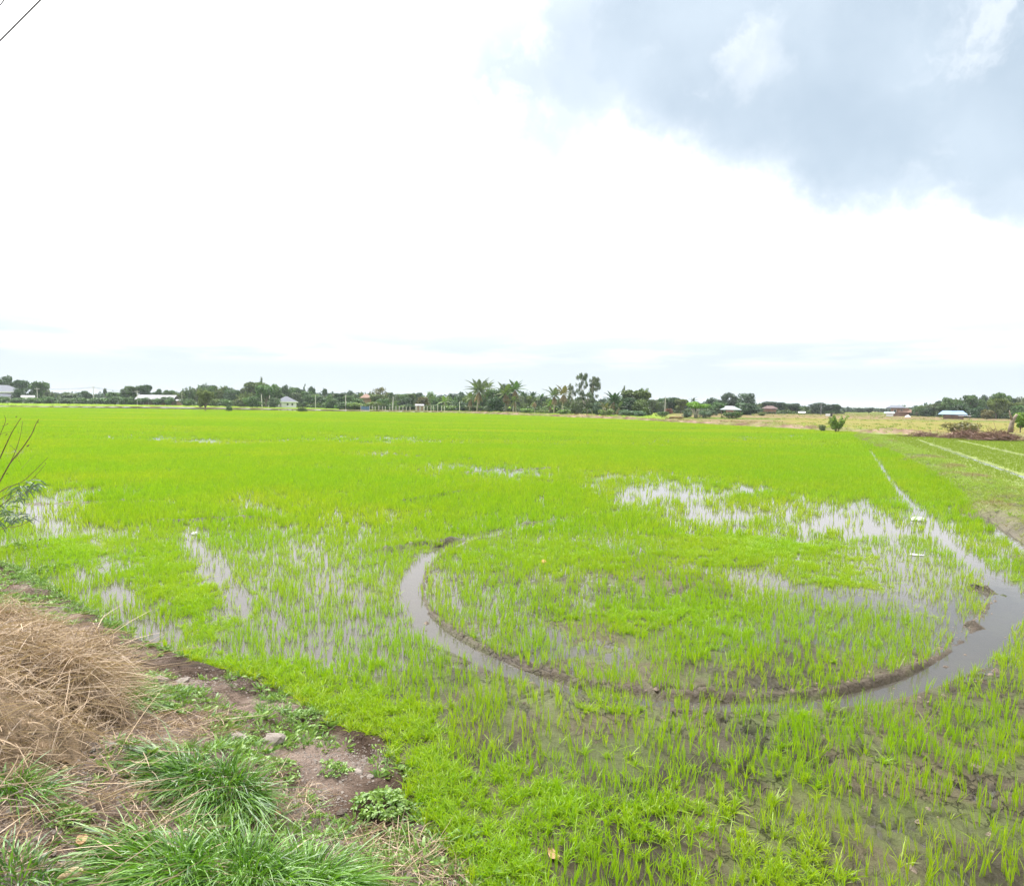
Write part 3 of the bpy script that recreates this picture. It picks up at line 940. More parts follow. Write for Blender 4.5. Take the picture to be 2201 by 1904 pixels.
scatter('rice_tufts', np.stack([x, y, np.maximum(z, -.03) + .02], 1), tilt(n, .06), np.stack([hs, hs, hs], 1), pk, yt, mid_p,
        'bright green rice tufts in the middle of the flooded paddy')

# far: broad tufts, seen at a grazing angle
far_p = [plant(16, .24, 4, .20, .024, .22, .08, nseg=2) for _ in range(6)]
x, y = grid_pts(-190, 80, 46, 178, .56, 1.0)
D, z, A = rice_prob(x, y)
k = rnd(len(x)) < np.clip(D, 0, 1) ** 1.1 * 1.05
x, y, z, D = x[k], y[k], z[k], D[k]; n = len(x); wt = np.clip(A['water'][k], 0, 1)
hs = rnd(n, .8, 1.15) * (1 + .4 * (fbm(x, y, .15, 3, 107) - .5)) * (1 - .45 * wt)
yt = np.clip(.15 + 1.7 * (fbm(x * .35, y, .16, 4, 106) - .45) + 1.3 * (fbm(x * .12, y, .32, 3, 108) - .5) + RNG.normal(0, .08, n), 0, 1)
scatter('rice_sward', np.stack([x, y, np.zeros(n)], 1), tilt(n, .04), np.stack([hs, hs, hs], 1), RNG.integers(0, 6, n), yt, far_p,
        'even green rice sward in the far part of the large paddy')

# the side paddy: short, pale, with straight drainage lines
x, y = grid_pts(10, 95, 9, 72, .21, 1.15)
z, A = height(x, y, True)
ok = (A['bs'] > 0) & (A['bd'] > 1.15) & (A['fd'] < -.3) & (A['sb'] < 0)
x, y, z = x[ok], y[ok], z[ok]
side_p = [plant(9, .10, 4, .19, .009, .25, .1, M_siderice) for _ in range(5)]
pr = .85 + .6 * (fbm(x, y, .5, 4, 111) - .5)
for i, (a, b) in enumerate(LINES):
    q, _ = pdist(x, y, [a, b]); pr = pr * sstep(.12, .5 if i else .7, q + .1 * (fbm(x, y, 1.5, 2, 120) - .5))
k = rnd(len(x)) < pr; x, y, z = x[k], y[k], z[k]; n = len(x)
hs = rnd(n, .45, .75)
scatter('side_paddy_rice', np.stack([x, y, np.maximum(z, -.02) + .01], 1), tilt(n, .08), np.stack([hs, hs, hs], 1), RNG.integers(0, 5, n),
        np.zeros(n), side_p, 'short yellow-green rice in the side paddy right of the bund')

# grasses on the bund, embankment and mud margin
tuft_p = [plant(1, 0, 16, .30, .008, .55, .35, M_bundgrass) for _ in range(4)] + [plant(5, .10, 6, .16, .010, .6, .3, M_bundgrass) for _ in range(3)]
x, y = grid_pts(7, 42, 8, 74, .135, 1.2)
z, A = height(x, y, True)
d = A['bd']; nn = fbm(x, y, .55, 4, 131); bare = np.exp(-(A['pd'] / 1.3) ** 2) * .9
k = (d < 1.45) & (A['fd'] < 0) & (A['sb'] < 0) & (rnd(len(x)) < (.60 + 1.9 * (nn - .35)) * (1 - bare) * sstep(1.5, 1.0, d))
x, y, z, nn = x[k], y[k], z[k], nn[k]; n = len(x)
hs = rnd(n, .45, 1.0)
scatter('bund_grass', np.stack([x, y, z], 1), tilt(n, .12), np.stack([hs, hs, hs], 1), RNG.integers(0, 7, n),
        np.clip((fbm(x, y, .8, 3, 133) - .56) * 5 + .1, 0, 1), tuft_p, 'yellow-green grass covering the low bund between the paddies')

x, y = grid_pts(-190, 95, 58, 186, .62, 1.05)
z, A = height(x, y, True)
fdn = A['fd']
k = (fdn > -.2) & (fdn < 7.5) & (rnd(len(x)) < (.45 + .25 * (y > 110) + 1.5 * (fbm(x, y, .18, 4, 141) - .38)) + .25 * (fdn > 3.5))
x, y, z = x[k], y[k], z[k]; n = len(x)
hs = rnd(n, .8, 2.6)
scatter('embankment_grass', np.stack([x, y, z], 1), tilt(n, .12), np.stack([hs * 1.4, hs * 1.4, hs * .8], 1), RNG.integers(0, 7, n),
        np.clip((fbm(x, y, .12, 3, 143) - .45) * 4 + .5 - .45 * (x < 0) + RNG.normal(0, .2, n), 0, 1), tuft_p, 'dry and green rough grass along the far earth embankment')

# fields beyond: patches of taller crop so that they are not a bare plane
fieldtuft_p = [plant(14, .5, 5, .5, .06, .3, .15, M_bundgrass, nseg=2) for _ in range(4)]
x, y = grid_pts(-330, 330, 68, 330, 2.2, 1.0)
z, A = height(x, y, True)
right_ = A['u'] > 1400
k = (A['fd'] > 6.0) & (rnd(len(x)) < np.where(right_, .55 * sstep(.42, .55, fbm(x * .15, y, .045, 3, 87) * 0 + fbm(x * .1, y, .08, 3, 151)) + .08, .35))
x, y, z = x[k], y[k], z[k]; n = len(x); right_ = right_[k]
hs = rnd(n, .25, .5) * np.where(right_, 1.0, .9)
scatter('field_crop', np.stack([x, y, z], 1), tilt(n, .05), np.stack([hs * 1.6, hs * 1.6, hs], 1), RNG.integers(0, 4, n),
        np.where(right_, np.clip(rnd(n, 0, .7), 0, 1), .0), fieldtuft_p, 'patchy crop and stubble in the fields beyond the embankment')

# low weeds and thin grass on the bank
weed_p = []
for _ in range(4):
    m_ = 26
    ang = rnd(m_, 0, 6.283); rr = rnd(m_, 0.0, .07)
    root = np.stack([np.cos(ang) * rr, np.sin(ang) * rr, np.zeros(m_)], 1)
    d0 = np.stack([np.cos(ang) * .8, np.sin(ang) * .8, rnd(m_, .25, 1.0)], 1)
    V, F, T = strands(root, d0, rnd(m_, .03, .085), rnd(m_, .010, .018), .3, 3)
    weed_p.append(mesh_np('weed', V, F, [M_weed], {'tint': T}))
fine_p = [plant(4, .03, 5, .10, .004, .8, .5, M_grass) for _ in range(3)]
x, y = grid_pts(-9, 3, 1.2, 14, .052)
z, A = height(x, y, True)
sb = A['sb']
wd_ = sstep(.50, .66, fbm(x, y, 1.0, 4, 161)) * sstep(2.9, 1.2, sb) * .75
wd_ = np.maximum(wd_, .75 * np.exp(-((sb - .12) / .18) ** 2) * sstep(.42, .58, fbm(x, y, 1.6, 3, 163)))
k = (sb > -.12) & (sb < 4) & (rnd(len(x)) < wd_ * .65)
x, y, z = x[k], y[k], z[k]; n = len(x)
hs = rnd(n, .55, 1.3)
scatter('bank_weeds', np.stack([x, y, z], 1), tilt(n, .2), np.stack([hs, hs, hs], 1), np.where(rnd(n) < .62, RNG.integers(0, 4, n), RNG.integers(4, 7, n)), rnd(n), weed_p + fine_p,
        'small low green weeds creeping over the dirt bank')


# ------------------------------------------------------------------ dry grass on the bank
def on_ground(x, y, dz=0.0): return np.stack([x, y, height(x, y) + dz], 1)


hc = [hit(*p) for p in ((20, 1375), (105, 1430), (40, 1490), (-90, 1440), (150, 1515), (205, 1480), (-140, 1540))]
hr = [.54, .38, .54, .80, .34, .26, .80]
def heap(x, y):
    h = np.zeros_like(x)
    for (a, b, _), r in zip(hc, hr): h = np.maximum(h, .50 * np.exp(-(((x - a) ** 2 + (y - b) ** 2) / (r * .8) ** 2)))
    return h * (.75 + .5 * fbm(x, y, 1.8, 3, 171))


def straw_mass(name, n, centres, L, w, up, label, mat=M_straw, hfun=heap, seg=5, drp=(.4, 1.4)):
    i = RNG.integers(0, len(centres), n)
    C_ = np.array([c_[:2] for c_ in centres])[i]; R_ = np.array([c_[3] for c_ in centres])[i]
    r = np.sqrt(rnd(n)) * R_; a = rnd(n, 0, 6.283)
    x, y = C_[:, 0] + r * np.cos(a), C_[:, 1] + r * np.sin(a)
    z = height(x, y) + hfun(x, y) * rnd(n, .35, 1.05)
    ang = rnd(n, 0, 6.283)
    d0 = np.stack([np.cos(ang), np.sin(ang), rnd(n, *up)], 1)
    curl = RNG.normal(0, .55, (n, 3)); curl[:, 2] *= .3
    return strands(np.stack([x, y, z], 1), d0, rnd(n, *L), w * rnd(n, .6, 1.3), rnd(n, *drp), seg, curl, np.clip(RNG.beta(2, 1.8, n), 0, 1))


ctr = [(a, b, 0, r) for (a, b, _), r in zip(hc, hr)]
V, F, T = join([straw_mass('', 17000, ctr, (.12, .38), .0055, (-.5, 1.3), '', drp=(.1, 1.3)), straw_mass('', 900, ctr, (.25, .5), .005, (.5, 1.8), '', drp=(.6, 1.2))])
obj('dry_grass_heap', mesh_np('dry_grass_heap', V, F, [M_straw], {'tint': T}), label='tangled tan mass of dead grass on the bank at the left edge', kind='stuff')
# matted mound beneath, so that no hollow shows
mx_, my_ = np.meshgrid(np.linspace(-7.5, -1.3, 90), np.linspace(3.2, 9.5, 90))
mz_ = height(mx_.ravel(), my_.ravel()); hh = heap(mx_.ravel(), my_.ravel())
mz_ = mz_ + hh * .72 - .05
I2 = np.arange(8100).reshape(90, 90)
mq = np.stack([I2[:-1, :-1], I2[:-1, 1:], I2[1:, 1:], I2[1:, :-1]], -1).reshape(-1, 4)
mq = mq[(hh[mq].mean(1) > .09)]
obj('matted_grass', mesh_np('matted_grass', np.stack([mx_.ravel(), my_.ravel(), mz_], 1), mq, [plain('matted_straw', (.15, .105, .065), .95, var=.5, scale=9, bumpy=1.0)], smooth=True),
    label='matted brown layer under the dead grass heap', kind='stuff')
# loose straw over the bank
lit = [(*hit(120, 1620), .9), (*hit(40, 1720), .8), (*hit(150, 1800), .7), (*hit(60, 1860), .8), (*hit(300, 1640), .5), (*hit(900, 1880), .35), (*hit(820, 1840), .3),
       (*hit(420, 1560), .35), (*hit(250, 1560), .6), (*hit(-100, 1750), 1.0), (*hit(560, 1700), .4)]
lit = [(a, b, 0, r) for a, b, _, r in lit]
flat = lambda x, y: .012 + .02 * fbm(x, y, 3, 2, 5)
V, F, T = join([straw_mass('', 5200, lit, (.05, .24), .0045, (-.02, .22), '', hfun=flat, seg=4, drp=(.05, .25)),
                straw_mass('', 350, lit[:4] + lit[9:10], (.15, .36), .005, (.0, .35), '', hfun=flat, seg=5, drp=(.1, .5))])
obj('straw_litter', mesh_np('straw_litter', V, F, [M_straw], {'tint': T}), label='loose flattened straw scattered over the dirt bank', kind='stuff')


# green tussocks, each a thing
def tussock(px, py, r, n, L, label, tintc=.5, lean=(-.2, -.2), w=.0075):
    cx, cy, cz = hit(px, py)
    a = rnd(n, 0, 6.283); rr = r * np.sqrt(rnd(n))
    x, y = rr * np.cos(a), rr * np.sin(a) * .8
    z = height(cx + x, cy + y) - cz
    out = np.stack([np.cos(a), np.sin(a), np.zeros(n)], 1) * (rr / r)[:, None]
    d0 = out * rnd(n, .2, .9)[:, None] + RNG.normal(0, .22, (n, 3)); d0[:, 2] = rnd(n, .6, 1.3)
    d0[:, 0] += lean[0]; d0[:, 1] += lean[1]
    curl = out * .45 + RNG.normal(0, .18, (n, 3)); curl[:, :2] += np.array(lean) * .8; curl[:, 2] = 0
    tt = np.clip(tintc + RNG.normal(0, .27, n), 0, 1)
    V, F, T = strands(np.stack([x, y, z], 1), d0, L * rnd(n, .5, 1.1), w * rnd(n, .6, 1.2), rnd(n, .35, .95), 6, curl, tt)
    root = empty('grass_tussock', (cx, cy, cz), label=label, cat='grass tussock')
    obj('green_blades', mesh_np('green_blades', V, F, [M_grass], {'tint': T}), root, kind='stuff')
    m = n // 7
    a = rnd(m, 0, 6.283); rr = r * 1.0 * np.sqrt(rnd(m)); x, y = rr * np.cos(a), rr * np.sin(a)
    V, F, T = strands(np.stack([x, y, height(cx + x, cy + y) - cz], 1), np.stack([np.cos(a), np.sin(a), rnd(m, .0, .6)], 1), L * rnd(m, .4, .8), w * .7, rnd(m, .2, .6), 4, None, rnd(m))
    obj('dead_blades', mesh_np('dead_blades', V, F, [M_straw], {'tint': T}), root, kind='stuff')


tussock(475, 1690, .24, 1250, .34, 'dark green grass tussock alone on the dirt, right of the gravelly patch', .42, (.0, -.25))
tussock(370, 1665, .20, 750, .32, 'thin bluish-green grass tussock leaning left beside the dark green one', .28, (-.5, -.1))
tussock(330, 1870, .27, 1400, .33, 'large bright grass tussock at the bottom, leftmost of the bottom three', .60, (-.35, -.2))
tussock(510, 1900, .28, 1500, .34, 'large bright grass tussock at the bottom, middle of the bottom three', .52, (-.1, -.2))
tussock(680, 1905, .22, 1000, .31, 'paler grass tussock at the bottom edge, rightmost of the bottom three', .58, (.25, -.15))
tussock(30, 1700, .16, 260, .26, 'sparse green grass tuft on the gravel by the left edge', .45, (.1, -.1))
tussock(50, 1890, .16, 260, .24, 'sparse grass tuft in the bottom left corner', .35, (.1, -.1))
tussock(255, 1505, .20, 420, .30, 'green grass growing through the right side of the dead grass heap', .45, (.1, -.1), .006)


def leafy_weed(px, py, r, n, label, h=.12, leaf=.05):
    cx, cy, cz = hit(px, py)
    root = empty('leafy_weed', (cx, cy, cz), label=label, cat='weed')
    a = rnd(n, 0, 6.283); rr = r * np.sqrt(rnd(n)); x, y = rr * np.cos(a), rr * np.sin(a)
    top = h * (1 - (rr / r) ** 2 * .7) * rnd(n, .5, 1.0)
    base = height(cx + x, cy + y) - cz
    k = 6
    P = np.repeat(np.stack([x, y, base + top], 1), k, 0) + RNG.normal(0, .006, (n * k, 3))
    aa = rnd(n * k, 0, 6.283)
    V, F, T = strands(P, np.stack([np.cos(aa), np.sin(aa), rnd(n * k, -.1, .7)], 1), leaf * rnd(n * k, .5, 1.1), leaf * .34, .35, 3, None, np.repeat(rnd(n), k) * .6 + rnd(n * k) * .4)
    obj('leaves', mesh_np('leaves', V, F, [M_weed], {'tint': T}), root, kind='stuff')
    mb = MB()
    for i in range(0, n, 3):
        mb.tube([(x[i] * .6, y[i] * .6, base[i]), (x[i] * .85, y[i] * .85, base[i] + top[i] * .6), (x[i], y[i], base[i] + top[i])], [.003, .0025, .0015], 4)
    mb.build('stems', M_twig, root, kind='stuff')


leafy_weed(820, 1735, .20, 130, 'broad leafy green weed between the bare dark mud and the rice edge')
leafy_weed(325, 1520, .19, 110, 'dense leafy weed at the right foot of the dead grass heap', .11)
leafy_weed(300, 1470, .16, 80, 'leafy weed just above the one at the foot of the dead grass heap', .10)
leafy_weed(530, 1745, .18, 100, 'low leafy weed against the right side of the dark green tussock', .08, .04)
leafy_weed(140, 1755, .12, 90, 'pale feathery green weed among the straw at lower left', .05, .03)
leafy_weed(40, 1180, .34, 150, 'dark leafy weeds on the muddy margin under the bare shrub', .14)
leafy_weed(115, 1225, .30, 130, 'low green weeds between the bare shrub and the first puddle', .10)
leafy_weed(600, 1650, .16, 70, 'small weed patch on the cracked dirt above the dark tussock', .05, .035)
leafy_weed(720, 1655, .14, 60, 'small weed patch at the rim of the brown mud patch', .05, .035)
leafy_weed(650, 1540, .14, 50, 'tiny weed patch beside the footprint hole in the dirt', .04, .03)
leafy_weed(860, 1840, .12, 50, 'small weed on the dark wet strip near the bottom of the bank', .05, .035)


# ------------------------------------------------------------------ stones, clods, leaves, litter
def lump(name, px, py, size, mat, label, cat, sub=2, flat=.6, seed=0, jag=.25, rz=0.0, lift=.3):
    import bmesh
    bm = bmesh.new(); bmesh.ops.create_icosphere(bm, subdivisions=sub, radius=1.0)
    r = random.Random(seed)
    off = [Vector((r.uniform(-1, 1), r.uniform(-1, 1), r.uniform(-1, 1))).normalized() for _ in range(9)]
    cut = [r.uniform(.55, .95) for _ in range(9)]
    for vtx in bm.verts:
        for o_, c_ in zip(off, cut):
            d = vtx.co.dot(o_) - c_
            if d > 0: vtx.co -= o_ * d * .9
        vtx.co *= 1 + r.uniform(-jag, jag) * .25
    me = bpy.data.meshes.new(name); bm.to_mesh(me); bm.free(); me.materials.append(mat)
    gx_, gy_, gz_ = hit(px, py)
    o = obj(name, me, None, (gx_, gy_, gz_ + size[2] * lift), label=label, cat=cat)
    o.scale = size; o.rotation_euler = (r.uniform(-.15, .15), r.uniform(-.15, .15), rz)
    return o


lump('stone', 148, 1882, (.060, .034, .028), M_stone, 'angular yellowish stone chip in the bottom left corner', 'stone', seed=3, rz=.45)
lump('stone', 138, 1652, (.022, .024, .018), M_stone, 'small tan stone on the gravel above the feathery weed', 'stone', seed=5)
lump('stone', 125, 1668, (.028, .016, .012), M_pebble, 'pinkish flat stone touching the small tan stone on the gravel', 'stone', seed=6)
lump('stone', 800, 1800, (.022, .018, .016), M_pebble, 'white pebble on the dark wet soil near the rice edge', 'stone', seed=8)
for i, (px, py, s, lab) in enumerate(((345, 1462, .11, 'pale dirt clod left of a second clod, at the upper end of the bank'), (392, 1465, .09, 'pale dirt clod, right one of the upper pair'),
                                      (508, 1585, .10, 'pale clod on the left of the footprint hole'), (585, 1590, .12, 'flat pale clod on the right of the footprint hole'),
                                      (770, 1660, .05, 'grey crumbly clod on the brown mud patch'), (795, 1668, .04, 'small grey clod right of the crumbly one on the mud patch'),
                                      (735, 1745, .06, 'rounded clod left of the broad leafy weed'), (905, 1785, .06, 'dark lumpy clod on the wet strip below the leafy weed'), (230, 1395, .05, 'dark clod beside the muddy puddle by the dead grass'))):
    lump('dirt_clod', px, py, (s, s * .7, s * .4), M_pebble if i < 6 else M_clod, lab, 'clod', seed=20 + i, jag=.7, rz=i * 1.3, lift=.1)
for i, (px, py, s, rz, lab) in enumerate(((592, 1752, .045, .3, 'dead orange-brown leaf below the footprint hole'), (590, 1722, .04, 1.0, 'dead tan leaf beside the dark tussock'),
                                          (113, 1543, .04, .2, 'reddish dead leaf at the foot of the dead grass heap'), (1190, 1843, .07, 2.2, 'curled brown dead leaf lying in the near rice'),
                                          (175, 1812, .05, 2.0, 'long tan dead leaf among the straw at lower left'))):
    gx_, gy_, gz_ = hit(px, py)
    t = np.linspace(0, 1, 7); wv_ = np.sin(np.pi * t) ** .8 * .32
    V = np.concatenate([np.stack([(t - .5), sgn * wv_, .12 * np.sin(t * 5 + i) + .16 * abs(sgn)], 1) for sgn in (-1, 0, 1)])
    q = [(a * 7 + j, a * 7 + j + 1, (a + 1) * 7 + j + 1, (a + 1) * 7 + j) for a in (0, 1) for j in range(6)]
    o = obj('dead_leaf', mesh_np('dead_leaf', V * s * 1.6, np.array(q), [M_dryleaf]), None, (gx_, gy_, gz_ + .012), label=lab, cat='leaf'); o.rotation_euler = (0.1, .1, rz)
# gravel on the bank: uncountable
n = 11000
gcx = [(*hit(120, 1610), .8), (*hit(250, 1600), .6), (*hit(60, 1700), .8), (*hit(720, 1850), .35), (*hit(880, 1860), .25), (*hit(150, 1860), .6)]
gcx += [(*hit(520, 1560), .5), (*hit(740, 1640), .4), (*hit(430, 1470), .5), (*hit(650, 1720), .4)]
ii = RNG.integers(0, 10, n); cc = np.array([(a, b) for a, b, _, _ in gcx])[ii]; rr = np.array([g_[3] for g_ in gcx])[ii]
pos = cc + RNG.normal(0, .5, (n, 2)) * rr[:, None]
zz = height(pos[:, 0], pos[:, 1]); sz = RNG.gamma(2.0, .0028, n) + .002
oct_ = np.array([(1, 0, 0), (-1, 0, 0), (0, 1, 0), (0, -1, 0), (0, 0, .7), (0, 0, -.7)])
V = np.concatenate([pos, zz[:, None]], 1)[:, None] + oct_[None] * sz[:, None, None] * RNG.uniform(.6, 1.3, (n, 6, 1))
fo = np.array([(0, 2, 4), (2, 1, 4), (1, 3, 4), (3, 0, 4), (2, 0, 5), (1, 2, 5), (3, 1, 5), (0, 3, 5)])
obj('gravel', mesh_np('gravel', V.reshape(-1, 3), (np.arange(n) * 6)[:, None, None].repeat(8, 1) .reshape(-1, 1) + np.tile(fo, (n, 1)), [M_pebble]), label='fine grey gravel crumbs on the bank', kind='stuff')
# mud crumbs along the rut and on the bare mud
x, y = grid_pts(-12, 12, 3, 16, .06)
z, A = height(x, y, True)
k = (rnd(len(x)) < (.55 * np.exp(-((A['rd'] - .30) / .09) ** 2) * (.3 + .7 * (A['rs'] > 0)) + .05 * A['mud']) * (A['sb'] < 0)) & (A['crack'] < .3)
x, y, z = x[k], y[k], z[k]; n = len(x); sz = RNG.gamma(2.2, .006, n) + .004
V = np.stack([x, y, np.maximum(z, 0)], 1)[:, None] + oct_[None] * sz[:, None, None] * RNG.uniform(.5, 1.4, (n, 6, 1))
obj('mud_crumbs', mesh_np('mud_crumbs', V.reshape(-1, 3), (np.arange(n) * 6)[:, None, None].repeat(8, 1).reshape(-1, 1) + np.tile(fo, (n, 1)), [M_clod]), label='dark crumbs of mud along the edge of the tractor rut', kind='stuff')

# plastic litter afloat
def bag(px, py, L, h, label, mat=M_plastic, rz=0.0, seed=1, name='plastic_bag', cat='plastic bag'):
    r = np.random.default_rng(seed); a, b = 22, 12
    th = np.linspace(0, 2 * np.pi, a, endpoint=False); ph = np.linspace(0, np.pi / 2, b)
    V = []
    for p in ph:
        for t in th:
            k_ = 1 + .10 * math.sin(3 * t + 2 * p) + .07 * math.sin(7 * t + 5 * p + seed) + r.normal(0, .015)
            V.append((math.cos(t) * math.cos(p) * k_ * L * (1 + .25 * math.cos(t)), math.sin(t) * math.cos(p) * k_ * L * .45, (math.sin(p) * (.75 + .25 * math.cos(2 * t + 1)) + .07 * math.sin(9 * t) * math.cos(p)) * h))
    q = [(i * a + j, i * a + (j + 1) % a, (i + 1) * a + (j + 1) % a, (i + 1) * a + j) for i in range(b - 1) for j in range(a)]
    g = gp(px, py)
    o = obj(name, mesh_np(name, V, np.array(q), [mat], smooth=True), None, (g[0], g[1], .01), label=label, cat=cat); o.rotation_euler[2] = rz
    return o


bag(1971, 1119, .19, .11, 'puffed white plastic bag floating beside the ditch', rz=-.1)
bag(1967, 1193, .13, .02, 'flat clear-white plastic scrap lying among sparse rice', rz=-.5, seed=4, name='plastic_scrap', cat='plastic scrap')
bag(418, 1149, .09, .06, 'small pinkish white lump at the top of the left water strip', rz=.1, seed=5, name='foam_lump', cat='foam lump')
bag(1168, 1210, .07, .06, 'small orange scrap in the rice inside the curved rut', M_orange, rz=-.6, seed=7, name='orange_scrap', cat='litter')
bag(1556, 1166, .03, .03, 'tiny white speck of litter in the bright rice', rz=.3, seed=9, name='foam_speck', cat='litter')


# ------------------------------------------------------------------ trees
def crown_mesh(blobs, n, leaf, seed, flatn=.35, shell=(.72, 1.08), plume=0.0, hang=0.0):
    r = np.random.default_rng(seed)
    B = np.array(blobs, float)                      # x y z rx rz weight
    w = B[:, 3] ** 2 * B[:, 5]; i = r.choice(len(B), n, p=w / w.sum())
    d = unit(r.normal(size=(n, 3)))
    rad = r.uniform(*shell, n) ** .7
    P = B[i, :3] + d * rad[:, None] * np.stack([B[i, 3], B[i, 3], B[i, 4]], 1)
    P += r.normal(0, leaf * .35, (n, 3))
    P[:, 2] = np.maximum(P[:, 2], 0.01)
    nrm = unit(d + r.normal(0, .75, (n, 3)))
    up = np.array([[0.0, 0.0, 1.0]])
    a = unit(np.cross(nrm, up + r.normal(0, .5, (n, 3)))); b = np.cross(nrm, a)
    if plume: b = unit(b + np.array([0, 0, plume]))
    if hang: b = unit(b + np.array([0, 0, -hang]))
    s = leaf * r.uniform(.55, 1.25, n)[:, None]
    V = np.stack([P - b * s * .8, P + a * s * flatn * 1.4, P + b * s, P - a * s * flatn * 1.4], 1).reshape(-1, 3)
    q = np.arange(4 * n).reshape(n, 4)
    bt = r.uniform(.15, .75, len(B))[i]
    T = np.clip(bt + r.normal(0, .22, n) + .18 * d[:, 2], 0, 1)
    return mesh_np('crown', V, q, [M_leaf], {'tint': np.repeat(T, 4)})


def trunk_mesh(lines, mat=M_bark):
    mb = MB()
    for pts, rad in lines: mb.tube(pts, rad, 6)
    return mb.mesh('trunk', mat, True)


KINDS = {}
def kind(name, fn, variants=3):
    KINDS[name] = [fn(random.Random(hash(name) % 1000 * 0 + sum(map(ord, name)) * 7 + i), 1000 + i + sum(map(ord, name))) for i in range(variants)]


def k_round(r, s, n=3600, z0=.16, gap=1.0, lf=.045, nb=15, tall=1.0, mat=M_bark):
    bl = []
    for _ in range(nb):
        a, q = r.uniform(0, 6.28), r.uniform(.05, .33); z = r.uniform(z0 + .12, .86)
        k = 1 - abs((z - .58) / .5) ** 2 * .6
        rr = r.uniform(.10, .19) * gap
        bl.append((q * k * math.cos(a) * 1.05, q * k * math.sin(a) * 1.05, z, rr, rr * .72, 1))
    bl.append((0, 0, .62, .24 * gap, .26, .8))
    L = [([(0, 0, -.02), (.01, 0, z0 * .6), (.0, .01, z0 + .2), (0, 0, .7)], [.035, .028, .02, .008])]
    for b in bl[:7]: L.append(([(0, 0, z0 * .8), (b[0] * .5, b[1] * .5, z0 + (b[2] - z0) * .5), b[:3]], [.018, .012, .005]))
    return trunk_mesh(L, mat), crown_mesh(bl, n, lf, s)


def k_dense(r, s):
    bl = []
    for _ in range(22):
        a, q = r.uniform(0, 6.28), r.uniform(.0, .36); z = r.uniform(.12, .84)
        k = math.sqrt(max(.1, 1 - ((z - .3) / .68) ** 2)); rr = r.uniform(.10, .17)
        bl.append((q * k * math.cos(a), q * k * math.sin(a), z, rr, rr * .85, 1))
    bl.append((0, 0, .42, .33, .42, .9))
    L = [([(0, 0, -.02), (.01, 0, .3), (0, 0, .6)], [.035, .028, .01]), ([(0, 0, .15), (.12, .05, .4)], [.02, .008]), ([(0, 0, .15), (-.13, .02, .42)], [.02, .008])]
    return trunk_mesh(L), crown_mesh(bl, 3000, .042, s)


def k_sparse(r, s): return k_round(r, s, 900, .25, .62, .036, 20)


def k_feather(r, s):
    """bamboo clump: arching culms with plumes"""
    bl, L = [], []
    for _ in range(17):
        a, q = r.uniform(0, 6.28), r.uniform(.1, .42); h = r.uniform(.60, 1.0) * (1 - q * .45)
        top = (q * math.cos(a), q * math.sin(a), h)
        L.append(([(top[0] * .15, top[1] * .15, 0), (top[0] * .4, top[1] * .4, h * .6), top], [.006, .005, .002]))
        for t in (.45, .6, .75, .88, 1.0):
            rr = .085 * (1.15 - t * .62)
            bl.append((top[0] * (.25 + .75 * t * t), top[1] * (.25 + .75 * t * t), h * t * .96, rr, rr * 1.15, 1))
    return trunk_mesh(L), crown_mesh(bl, 3600, .038, s, .22, (.3, 1.1), hang=.6)


def k_euc(r, s):
    bl, L = [], [([(0, 0, 0), (.02, 0, .4), (0, .02, .9)], [.022, .016, .006])]
    for i in range(26):
        z = r.uniform(.30, .97); a = r.uniform(0, 6.28); q = r.uniform(.05, .34) * (1.15 - abs(z - .68) * 1.1)
        rr = r.uniform(.06, .13)
        bl.append((q * math.cos(a), q * math.sin(a), z, rr, rr * .55, 1))
        if i % 2: L.append(([(0, 0, z - .25), (q * math.cos(a) * .6, q * math.sin(a) * .6, z - .08), bl[-1][:3]], [.012, .008, .003]))
    return trunk_mesh(L, M_palebark), crown_mesh(bl, 2400, .034, s, .22, (.25, 1.1), hang=.8)


def k_umbrella(r, s):
    bl = []
    for _ in range(22):
        a, q = r.uniform(0, 6.28), r.uniform(.02, .40); z = .80 - q * .35 + r.uniform(-.06, .06)
        rr = r.uniform(.08, .13); bl.append((q * math.cos(a), q * math.sin(a), z, rr, rr * .9, 1))
    L = []
    for i in range(6):
        a = i * 1.05 + r.uniform(-.3, .3); q = r.uniform(.1, .3)
        L.append(([(.02 * math.cos(a), .02 * math.sin(a), -.02), (.07 * math.cos(a), .07 * math.sin(a), .3), (q * math.cos(a), q * math.sin(a), .66)], [.028, .018, .008]))
    return trunk_mesh(L, M_palebark), crown_mesh(bl, 3600, .036, s)


def k_bush(r, s):
    bl = [(r.uniform(-.3, .3), r.uniform(-.3, .3), r.uniform(.15, .68), r.uniform(.14, .22), r.uniform(.16, .28), 1) for _ in range(12)]
    L = [([(0, 0, -.02), (r.uniform(-.1, .1), 0, .4)], [.02, .008]) for _ in range(3)]
    return trunk_mesh(L), crown_mesh(bl, 1500, .06, s)


def k_spire(r, s):
    bl = []
    for i in range(9):
        z = .25 + .085 * i; rr = .17 * (1.05 - .6 * i / 9)
        bl.append((r.uniform(-.14, .14), r.uniform(-.14, .14), z, rr * 1.2, rr * .4, 1))
    return trunk_mesh([([(0, 0, 0), (.03, 0, .5), (0, 0, 1)], [.03, .02, .006])]), crown_mesh(bl, 700, .06, s)


def k_lolly(r, s):
    bl = [(r.uniform(-.12, .12), r.uniform(-.12, .12), .80 + r.uniform(-.05, .08), .26, .13, 1) for _ in range(6)]
    return trunk_mesh([([(0, 0, 0), (.02, 0, .4), (0, 0, .8)], [.05, .04, .035])]), crown_mesh(bl, 420, .11, s, .3, (.4, 1.1))


